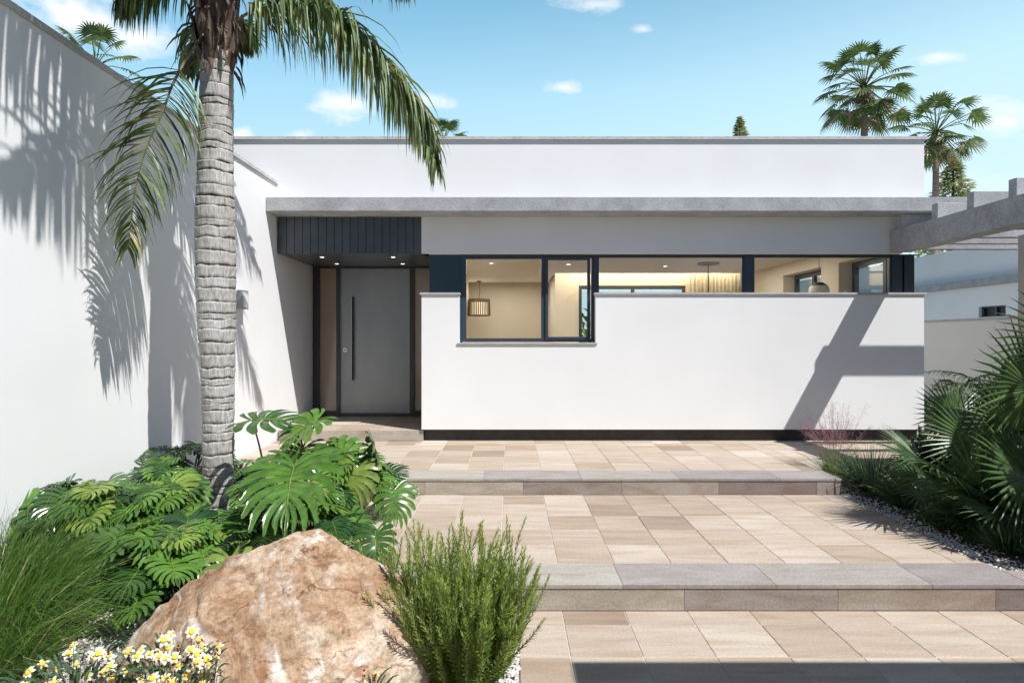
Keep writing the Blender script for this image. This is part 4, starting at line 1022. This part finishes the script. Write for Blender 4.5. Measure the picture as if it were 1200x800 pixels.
# --- rosemary
def rosemary(base, n, H, label, seed=1, rx=0.3, ry=0.22):
    o = thing('rosemary_bush', base, label, 'shrub'); r = random.Random(seed); fo = MB(); st = MB()
    for i in range(n):
        az = r.random()*6.283; rr = math.sqrt(r.random()); od = V((math.cos(az)*rx,math.sin(az)*ry,0))*rr
        p = V(base)+od*0.55
        h = H*r.uniform(0.55,1.0)*(1-0.28*rr*rr)
        if r.random() < 0.10: h *= 1.18
        lean = od*1.15/H; P = [p]; q = p.copy(); d = (V((0,0,1))+lean*1.4+V((r.uniform(-.25,.25),r.uniform(-.25,.25),0))).normalized()
        m = 10
        for k in range(m):
            d = (d + V((r.uniform(-.17,.17),r.uniform(-.17,.17),0.12))).normalized(); q = q + d*h/m; P.append(q.copy())
        st.tube(P,[lerp(0.0032,0.001,k/m) for k in range(m+1)],4,2.0,cap=False)
        nn = int(h/0.0046); base_t = r.uniform(0.0,0.5)
        for k in range(nn):
            t_ = 0.04+0.96*k/nn; kk = t_*m; j = min(int(kk),m-1); u = kk-j; a = P[j].lerp(P[j+1],u); tan = (P[j+1]-P[j]).normalized()
            s_ = tan.cross(V((1,0,0))).normalized(); ang = k*2.399+r.uniform(-.4,.4); s_ = Matrix.Rotation(ang,3,tan) @ s_
            dd = (s_*0.9 + tan*lerp(0.5,1.3,t_)); L = 0.034*r.uniform(0.75,1.2)*lerp(1,0.62,sm((t_-0.85)/0.15)); sd = tan.cross(s_).normalized()*0.0028
            e = a+dd.normalized()*L; mid = a.lerp(e,0.5)+tan*0.001
            tn = min(1,max(0,base_t + 0.45*t_ + r.uniform(-.2,.25)))
            if t_ > 0.9: tn = r.choice((tn,0.9,2.9))
            fo.add([a-sd*0.5,a+sd*0.5,mid+sd,e,mid-sd],[(0,1,2,4),(4,2,3)],tn)
    fo.build('foliage',M['rosemary'],o); st.build('stems',M['rosemary'],o)
    return o
rosemary((-0.25,3.26,0.03), 430, 0.80, 'upright green rosemary bush at the right of the boulder', 3, 0.38, 0.32)
rosemary((-0.72,3.62,0.06), 40, 0.62, 'smaller rosemary sprigs behind the boulder, left of the main bush', 4, 0.16, 0.14)

# --- flowers
def flowers(base, n, rx, ry, H, label, seed, size=0.021, leaves=260):
    o = thing('flowering_plant', base, label, 'flowers', 'white and yellow flowers at the boulder'); r = random.Random(seed)
    fo = MB(); B = V(base)
    def bud(parent, c2, nr, k):
        bu = MB(); bu.tube([c2,c2+nr*0.006*k,c2+nr*0.014*k],[0.0018*k,0.0046*k,0.0008],6,0.5); bu.build('bud',M['bud'],parent,smooth=True)
    for i in range(leaves):
        az = r.random()*6.283; rr = math.sqrt(r.random())
        p = B+V((math.cos(az)*rx*rr,math.sin(az)*ry*rr,0.0))
        leaflet(fo, p+V((0,0,r.uniform(0.1,H*0.75))), V((math.cos(az)*0.6,math.sin(az)*0.6-0.2,1)), r.uniform(0.06,0.13), 0.007, 0.6, 5, r.random(), curl=r.uniform(-1,1))
    for i in range(n):
        az = r.random()*6.283; rr = math.sqrt(r.random())
        g0 = B+V((math.cos(az)*rx*rr*0.7,math.sin(az)*ry*rr*0.7,0)); c = B+V((math.cos(az)*rx*rr,math.sin(az)*ry*rr,H*r.uniform(0.62,1.03)*(1-0.2*rr)))
        fo.tube(bez([g0,g0.lerp(c,0.6)+V((0,0,0.03)),c],4),[0.0016]*5,4,0.6,cap=False)
        nr = V((r.uniform(-.5,.5),-0.75+r.uniform(-.2,.4),0.75)).normalized()
        if r.random() < 0.30:
            for kk in range(2): bud(o, c+V((r.uniform(-.014,.014),r.uniform(-.014,.014),r.uniform(-.006,.014))), nr, 1.1)
            continue
        pe = MB(); ce = MB()
        a = nr.cross(V((0,0,1))).normalized(); b2 = nr.cross(a); s_ = size*r.uniform(0.8,1.25); np_ = r.choice((5,6,7))
        for k in range(np_):
            t_ = 2*math.pi*k/np_+r.uniform(-.2,.2); d = a*math.cos(t_)+b2*math.sin(t_); sd = a*-math.sin(t_)+b2*math.cos(t_)
            P = [c, c+d*s_*0.3+nr*0.001, c+d*s_*0.65+nr*0.003, c+d*s_*0.95+nr*0.002, c+d*s_*1.2-nr*0.003]
            pe.strip(P,[0.0005,s_*0.18,s_*0.30,s_*0.26,0.0],sd,r.random()*0.9,0.12)
        fl = pe.build('flower',M['petal'],o)
        ce.lathe([(0.0,0.0),(s_*0.46,0.001),(s_*0.50,0.005),(s_*0.33,0.009),(0.0,0.0085)],0,0,9)
        rot = V((0,0,1)).rotation_difference(nr).to_matrix()
        ce.v = [tuple(c + nr*0.001 + rot @ (V(q)*(1+0.15*noise.noise(V(q)*900)))) for q in ce.v]
        ce.build('flower_centre',M['yellow'],fl,smooth=True)
        for k in range(r.choice((1,1,2,3))):
            t_ = r.random()*6.28; bud(fl, c+(a*math.cos(t_)+b2*math.sin(t_))*s_*1.15+nr*0.010, nr, 0.8)
    fo.build('foliage',M['bluegrass'],o)
flowers((-1.37,2.62,0.03), 80, 0.20, 0.09, 0.53, 'dense white and yellow flowers in front of the boulder', 1)
flowers((-1.78,2.62,0.02), 52, 0.24, 0.12, 0.46, 'white and yellow flowers with dark red buds in the bottom left corner', 2)
flowers((-0.54,2.50,0.05), 12, 0.06, 0.04, 0.44, 'few small flowers at the lower right of the boulder', 3, 0.015, 60)

# --- right bed plants
def low_fan_palm(base, fans, label, seed, Rf=0.5):
    o = thing('fan_palm_shrub', base, label, 'palm'); f = MB(); p = MB(); B = V(base)
    for i, (q, d, nrm, R_) in enumerate(fans):
        mid = B.lerp(q,0.5)+V((0,0,0.08)); p.tube(bez([B,mid,q],8),[0.014,0.013,0.012,0.011,0.010,0.010,0.009,0.008,0.008],6,2.0)
        fan(f, q, d, nrm, R_, 34, 2.15, 0.12, seed*50+i, free=0.42, tintb=0.5)
    f.build('foliage',M['fan'],o); p.build('leaf_stalks',M['fan'],o,smooth=True)
low_fan_palm((4.3,4.9,0.15), [
  (at(1212,455,5.0), V((-0.60,-0.15,0.75)), V((-0.05,-0.85,0.35)), 0.66),
  (at(1205,560,4.8), V((-0.8,-0.2,0.35)), V((-0.3,-0.8,0.6)), 0.60),
  (at(1230,620,4.8), V((-0.6,-0.5,0.1)), V((-0.1,-0.5,0.9)), 0.5),
  (at(1190,500,5.3), V((-0.2,0.1,0.9)), V((-0.2,-0.9,0.2)), 0.5),
  (at(1260,400,4.8), V((0.1,-0.1,1)), V((-0.3,-0.9,0.1)), 0.6)], 'fan palm at the right edge with one large sunlit fan', 1)
low_fan_palm((3.95,5.6,0.15), [
  (at(1098,545,5.4), V((-0.85,-0.3,0.30)), V((-0.2,-0.3,0.95)), 0.58),
  (at(1150,572,5.2), V((-0.15,-0.2,0.9)), V((-0.1,-0.95,0.15)), 0.60),
  (at(1090,560,5.6), V((-0.75,-0.4,-0.05)), V((0.1,-0.4,0.9)), 0.45),
  (at(1140,520,5.7), V((-0.5,0.2,0.7)), V((-0.2,-0.8,0.5)), 0.52),
  (at(1170,600,4.9), V((-0.4,-0.6,-0.1)), V((0.1,-0.6,0.8)), 0.45),
  (at(1085,575,5.7), V((-0.9,-0.35,0.05)), V((-0.1,-0.5,0.85)), 0.42), (at(1135,610,5.2), V((-0.8,-0.5,0.1)), V((0.0,-0.6,0.8)), 0.45), (at(1075,535,6.0), V((-0.8,-0.2,0.35)), V((-0.2,-0.6,0.8)), 0.48)], 'fan palm with low dark fans reaching over the upper step', 2)
low_fan_palm((4.9,6.3,0.15), [
  (at(1150,505,6.2), V((-0.7,-0.3,0.3)), V((-0.2,-0.5,0.85)), 0.55),
  (at(1180,480,6.0), V((-0.3,-0.3,0.8)), V((-0.1,-0.9,0.4)), 0.55),
  (at(1120,490,6.6), V((-0.5,0.1,0.6)), V((-0.2,-0.8,0.5)), 0.5),
  (at(1215,470,6.0), V((0.2,-0.3,0.8)), V((0.1,-0.9,0.4)), 0.55)], 'fan palm behind the others below the pergola beam', 3)
def shrub(name, base, rx, rz, n, L, w, label, mat='bush', seed=1, group=None, ry=None, upw=0.4):
    o = thing(name, base, label, 'shrub', group); r = random.Random(seed); f = MB(); st = MB(); B = V(base); ry = ry or rx
    tips = []
    for i in range(int(n/28)+4):
        az = r.random()*6.283; el = r.uniform(0.25,1.5); q = r.uniform(0.55,1.0)
        e = B+V((math.cos(az)*math.cos(el)*rx*q, math.sin(az)*math.cos(el)*ry*q, math.sin(el)*rz*q+0.05))
        m_ = B.lerp(e,0.5)+V((0,0,0.12*rz)); P = bez([B,m_,e],6); st.tube(P,[lerp(0.012,0.003,k/6) for k in range(7)],5,2.0); tips.append(P)
    for i in range(n):
        P = r.choice(tips); t_ = r.uniform(0.3,1.0)*6; j = min(int(t_),5); p = P[j].lerp(P[j+1],t_-j)+V((r.uniform(-1,1),r.uniform(-1,1),r.uniform(-1,1)))*0.16*rx
        od = (p-B-V((0,0,rz*0.3))).normalized(); d = od+V((r.uniform(-.6,.6),r.uniform(-.6,.6),upw+r.uniform(-.4,.4)))
        leaflet(f,p,d,L*r.uniform(0.6,1.2),w*r.uniform(0.8,1.2),0.5,5,r.random(),curl=r.uniform(-1,1))
    f.build('foliage',M[mat],o); st.build('branches',M['stem'],o)
shrub('shrub',(4.05,4.55,0.12),0.40,0.50,420,0.13,0.022,'glossy leafed shrub at the bottom right, its outer leaves lime green','lime',1,upw=0.1)
shrub('shrub',(4.9,5.2,0.12),0.6,0.6,700,0.15,0.024,'dark shrub filling the bed between the fan palms','bush',2)
shrub('shrub',(5.6,7.0,0.15),0.6,0.95,900,0.17,0.024,'dark shrub behind the fan palms below the boundary wall','bush',3)
shrub('shrub',(7.6,9.6,0.3),0.75,1.1,900,0.20,0.024,'dark leafy shrub in front of the shaded boundary wall','bush',4)
shrub('shrub',(3.85,5.1,0.15),0.38,0.34,520,0.14,0.02,'low dark shrub under the fan palms beside the middle terrace','bush',15)
shrub('shrub',(4.5,6.9,0.15),0.4,0.5,500,0.14,0.02,'low dark shrub beside the upper terrace edge','bush',5)
grass_clump('spiky_tuft',(3.70,6.55,0.18),620,0.50,0.9,0.0045,'dark spiky tuft at the right end of the upper step','bluegrass',11,0.1,None,group='spiky tufts in the right bed',droop=0.5)
grass_clump('spiky_tuft',(3.72,6.0,0.16),560,0.42,0.9,0.0045,'dark spiky tuft beside the middle terrace edge','bluegrass',12,0.1,None,group='spiky tufts in the right bed',droop=0.5)
grass_clump('spiky_tuft',(3.66,5.35,0.16),420,0.30,1.1,0.0045,'low spiky tuft midway along the middle terrace edge','bluegrass',13,0.09,None,group='spiky tufts in the right bed',droop=0.5)
grass_clump('spiky_tuft',(3.70,4.75,0.16),380,0.28,1.1,0.0045,'low spiky tuft nearest the first step at the right','bluegrass',14,0.09,None,group='spiky tufts in the right bed',droop=0.5)
# pink muhly grass
o = thing('pink_grass',(3.55,7.0,0.2),'airy pink flowering grass in front of the right end of the white wall','grass'); f = MB(); pk = MB(); r = random.Random(9)
tuft(f,(3.55,7.0,0.2),260,0.5,0.7,0.002,r,0.08,None,0.2)
for i in range(34):
    az = r.random()*6.28; l = r.uniform(0.05,0.42); P = bez([V((3.55,7.0,0.2)),V((3.55+math.cos(az)*l*0.4,7.0+math.sin(az)*l*0.3,0.55)),V((3.55+math.cos(az)*l,7.0+math.sin(az)*l*0.7,r.uniform(0.72,1.05)))],8)
    f.tube(P,[0.0013]*9,4,2.5,cap=False)
    for k in range(34):
        t_ = r.uniform(4.2,8); j = min(int(t_),7); q = P[j].lerp(P[j+1],t_-j); e = q+V((r.gauss(0,0.035),r.gauss(0,0.035),r.gauss(0.01,0.03)))
        pk.tube([q,e],[0.0005,0.0005],3,0.5,cap=False); pk.tube([e,e+V((0,0,0.006))],[0.0022,0.0014],4,0.5)
f.build('blades',M['grass'],o); pk.build('seed_heads',M['pink'],o)
# feathery palm shrub by the boundary wall
def feather_shrub(base, n, L, label, seed, Lf=0.3):
    o = thing('feather_palm_shrub', base, label, 'palm'); f = MB(); ra = MB(); r = random.Random(seed)
    for i in range(n):
        az = i*2.399; el = lerp(1.35,0.5,i/n); p = V(base); P = [p.copy()]; e = el
        for k in range(6):
            p = p+V((math.cos(az)*math.cos(e),math.sin(az)*math.cos(e),math.sin(e)))*L/6; e -= 0.28; P.append(p.copy())
        pinnate(f, ra, P, 34, Lf, 0.014, r, droop=0.5, plume=0.2, r0=0.010, start=0.25, dry=0.03)
    f.build('fronds',M['fan'],o); ra.build('leaf_stalks',M['fan'],o)
feather_shrub((7.0,10.4,0.3),16,1.6,'feathery palm just right of the white wall end',1)
feather_shrub((8.3,10.6,0.3),16,1.7,'feathery palm against the shaded boundary wall',2)
feather_shrub((6.6,8.0,0.3),14,1.1,'young feathery palm behind the fan palms',3,0.25)
# tree added out of view at the right to shade the bed
tall = thing('added_shade_tree',(5.9,3.7,0),'unseen leafy tree added beyond the right edge to shade the right bed','tree')
f = MB(); st = MB(); r = random.Random(77)
st.tube([(5.9,3.7,0),(5.8,3.7,1.2),(5.6,3.8,2.2)],[0.12,0.09,0.06],10)
for i in range(30):
    az=r.random()*6.28; st.tube([(5.7,3.8,r.uniform(1.2,2.0)),(5.5+math.cos(az)*0.8,3.9+math.sin(az)*0.8,r.uniform(1.8,2.6))],[0.03,0.006],5)
for i in range(3200):
    az=r.random()*6.28; rr=1.15*math.sqrt(r.random()); p=V((5.5+math.cos(az)*rr*0.85,3.95+math.sin(az)*rr*0.85,2.25+r.uniform(-0.5,0.5)))
    leaflet(f,p,V((r.uniform(-1,1),r.uniform(-1,1),r.uniform(-.5,.5))),0.14,0.03,0.4,5,r.random(),curl=r.uniform(-1,1))
st.build('trunk',M['stem'],tall); f.build('crown',M['bush'],tall)
hb = MB(); nx, nz_ = 90, 34; vs=[]; fs=[]  # leafy screen added behind the viewpoint, unseen, to cut sky fill
added_hedge = []
for j in range(nz_+1):
    for i in range(nx+1):
        x = lerp(-16,1.5,i/nx); z = lerp(-0.1,4.6,j/nz_); added_hedge.append((x + 0.15*noise.noise(V((x*2,z*2,1))), -6.6 + 0.35*noise.noise(V((x*1.1,z*1.1,4))) + 0.22*noise.noise(V((x*4,z*4,4))), z + 0.2*noise.noise(V((x*1.5,z,9)))))
for j in range(nz_):
    for i in range(nx):
        a = j*(nx+1)+i; fs.append((a,a+1,a+nx+2,a+nx+1))
hb.add(added_hedge, fs, 0.4)
for i in range(5000):
    p = V(rnd.choice(added_hedge)); leaflet(hb, p+V((rnd.uniform(-.1,.1),0,rnd.uniform(-.1,.1))), V((rnd.uniform(-1,1),1,rnd.uniform(-.6,1))), 0.22, 0.05, 0.4, 5, rnd.random(), curl=rnd.uniform(-1,1))
o = hb.build('added_hedge', M['bush'], loc=(-7,-6.6,0)); m_ = o.modifiers.new('thick','SOLIDIFY'); m_.thickness = 0.02; tag(o,'tall dark leafy screen added unseen behind the viewpoint to cut sky fill','added_hedge')
# garden seen through the patio door
shrub('garden_shrub',(3.0,19.5,-0.1),2.2,2.6,2600,0.3,0.06,'green garden shrub seen through the house beyond the patio door','lime',8)

# ------------------------------------------------------------------ world, sun, camera
S = V((0.54,-0.46,1.0)).normalized(); elev = math.asin(S.z); rot = math.atan2(S.x,S.y)
w = bpy.data.worlds.new('World'); scene.world = w; w.use_nodes = True
ns, ln = w.node_tree.nodes, w.node_tree.links; bg = ns['Background']; SKY_S = 0.10; bg.inputs[1].default_value = SKY_S
sky = ns.new('ShaderNodeTexSky'); sky.sky_type='NISHITA'; sky.sun_disc=False; sky.sun_elevation=elev; sky.sun_rotation=rot
sky.air_density=1.0; sky.dust_density=0.6; sky.ozone_density=1.3; sky.altitude=0
tc = ns.new('ShaderNodeTexCoord'); sp = ns.new('ShaderNodeSeparateXYZ'); ln.new(tc.outputs['Generated'], sp.inputs[0])
def mth(op, a, b_=None, clamp=False):
    n = ns.new('ShaderNodeMath'); n.operation = op; n.use_clamp = clamp
    for i, q in enumerate((a,b_)):
        if q is None: continue
        if isinstance(q,(int,float)): n.inputs[i].default_value = q
        else: ln.new(q, n.inputs[i])
    return n.outputs[0]
yy = mth('MAXIMUM', sp.outputs[1], 0.02); U = mth('DIVIDE', sp.outputs[0], yy); W_ = mth('DIVIDE', sp.outputs[2], yy)
nz = ns.new('ShaderNodeTexNoise'); nz.inputs['Scale'].default_value = 16; nz.inputs['Detail'].default_value = 9; nz.inputs['Roughness'].default_value = 0.6
mpg = ns.new('ShaderNodeMapping'); mpg.inputs['Scale'].default_value = (1,1,1.9); ln.new(tc.outputs['Generated'], mpg.inputs[0]); ln.new(mpg.outputs[0], nz.inputs['Vector'])
nv = mth('MULTIPLY', mth('SUBTRACT', nz.outputs[0], 0.5), 2.6)
cl = None
for (x_,y_,sx,sy,dn) in ((85,15,105,50,1.0),(165,45,60,28,0.9),(400,122,48,26,0.95),(510,118,34,14,0.8),(282,158,16,12,0.9),(352,158,26,10,0.8),(700,5,55,14,0.9),(753,34,15,6,0.7),(660,103,26,9,0.85),(1108,68,40,10,0.7),(1175,145,70,28,0.75),(1140,118,50,12,0.45),(1100,215,120,22,0.4)):
    a = mth('DIVIDE', mth('SUBTRACT', U, (x_-598)/750), sx/750); c = mth('DIVIDE', mth('SUBTRACT', W_, (397-y_)/750), sy/750)
    d = mth('SQRT', mth('ADD', mth('MULTIPLY',a,a), mth('MULTIPLY',c,c)))
    m_ = mth('MULTIPLY', mth('MULTIPLY', mth('ADD', mth('SUBTRACT', 0.85, d), nv), 0.95, True), dn)
    cl = m_ if cl is None else mth('MAXIMUM', cl, m_)
cl = mth('MULTIPLY', cl, mth('GREATER_THAN', sp.outputs[1], 0.05))
# paler, more cyan air low above the horizon
hz = ns.new('ShaderNodeValToRGB'); e_ = hz.color_ramp.elements; e_[0].position = 0.0; e_[0].color = (0.66,0.84,0.93,1); e_[1].position = 0.5; e_[1].color = (0.22,0.52,0.75,1)
q_ = e_.new(0.26); q_.color = (0.50,0.74,0.86,1)
hx = mth('SUBTRACT', mth('MAXIMUM', sp.outputs[2], 0.0), mth('MULTIPLY', sp.outputs[0], 0.12)); ln.new(hx, hz.inputs[0])
hs = ns.new('ShaderNodeVectorMath'); hs.operation='SCALE'; hs.inputs[3].default_value = 10.3; ln.new(hz.outputs[0], hs.inputs[0])
hf = ns.new('ShaderNodeMapRange'); hf.inputs['From Min'].default_value = 0.35; hf.inputs['From Max'].default_value = 0.85; hf.inputs['To Min'].default_value = 0.95; hf.inputs['To Max'].default_value = 0.0; ln.new(sp.outputs[2], hf.inputs[0])
fw = ns.new('ShaderNodeMapRange'); fw.inputs['From Min'].default_value = -0.2; fw.inputs['From Max'].default_value = 0.6; fw.inputs['To Min'].default_value = 0.05; ln.new(sp.outputs[1], fw.inputs[0])
hfm = mth('MULTIPLY', hf.outputs[0], fw.outputs[0])
skd = ns.new('ShaderNodeVectorMath'); skd.operation='MULTIPLY'; skd.inputs[1].default_value = (0.47,0.55,0.68); ln.new(sky.outputs[0], skd.inputs[0])
m0 = ns.new('ShaderNodeMix'); m0.data_type='RGBA'; ln.new(hfm, m0.inputs[0]); ln.new(skd.outputs[0], m0.inputs[6]); ln.new(hs.outputs[0], m0.inputs[7])
mx = ns.new('ShaderNodeMix'); mx.data_type='RGBA'; ln.new(cl, mx.inputs[0]); ln.new(m0.outputs[2], mx.inputs[6]); mx.inputs[7].default_value = (9.3,9.2,9.2,1)
ln.new(mx.outputs[2], bg.inputs[0])
sl = bpy.data.lights.new('sun','SUN'); sl.energy = 5.0; sl.angle = R(0.53); sl.color = (1.0,0.985,0.965)
so = bpy.data.objects.new('sun', sl); C.objects.link(so); so.rotation_euler = S.to_track_quat('Z','Y').to_euler(); so.location=(10,-10,20)
cam = bpy.data.cameras.new('camera'); co = bpy.data.objects.new('camera', cam); C.objects.link(co); scene.camera = co
co.location = (0,0,EYE); co.rotation_euler = (R(90),0,0); cam.sensor_width = 36; cam.lens = 22.5; cam.shift_x = 2/1200; cam.shift_y = -3/1200
cam.clip_start = 0.05; cam.clip_end = 2000
vs_ = scene.view_settings; vs_.view_transform='Standard'; vs_.look='None'; vs_.gamma=1; vs_.exposure = 0.31; vs_.use_curve_mapping=False
scene.cycles.max_bounces = 8; scene.cycles.transparent_max_bounces = 12; scene.cycles.diffuse_bounces = 4
try: scene.cycles.use_denoising = True
except Exception: pass
for o in list(bpy.data.objects):
    if '_o' in o: del o['_o']
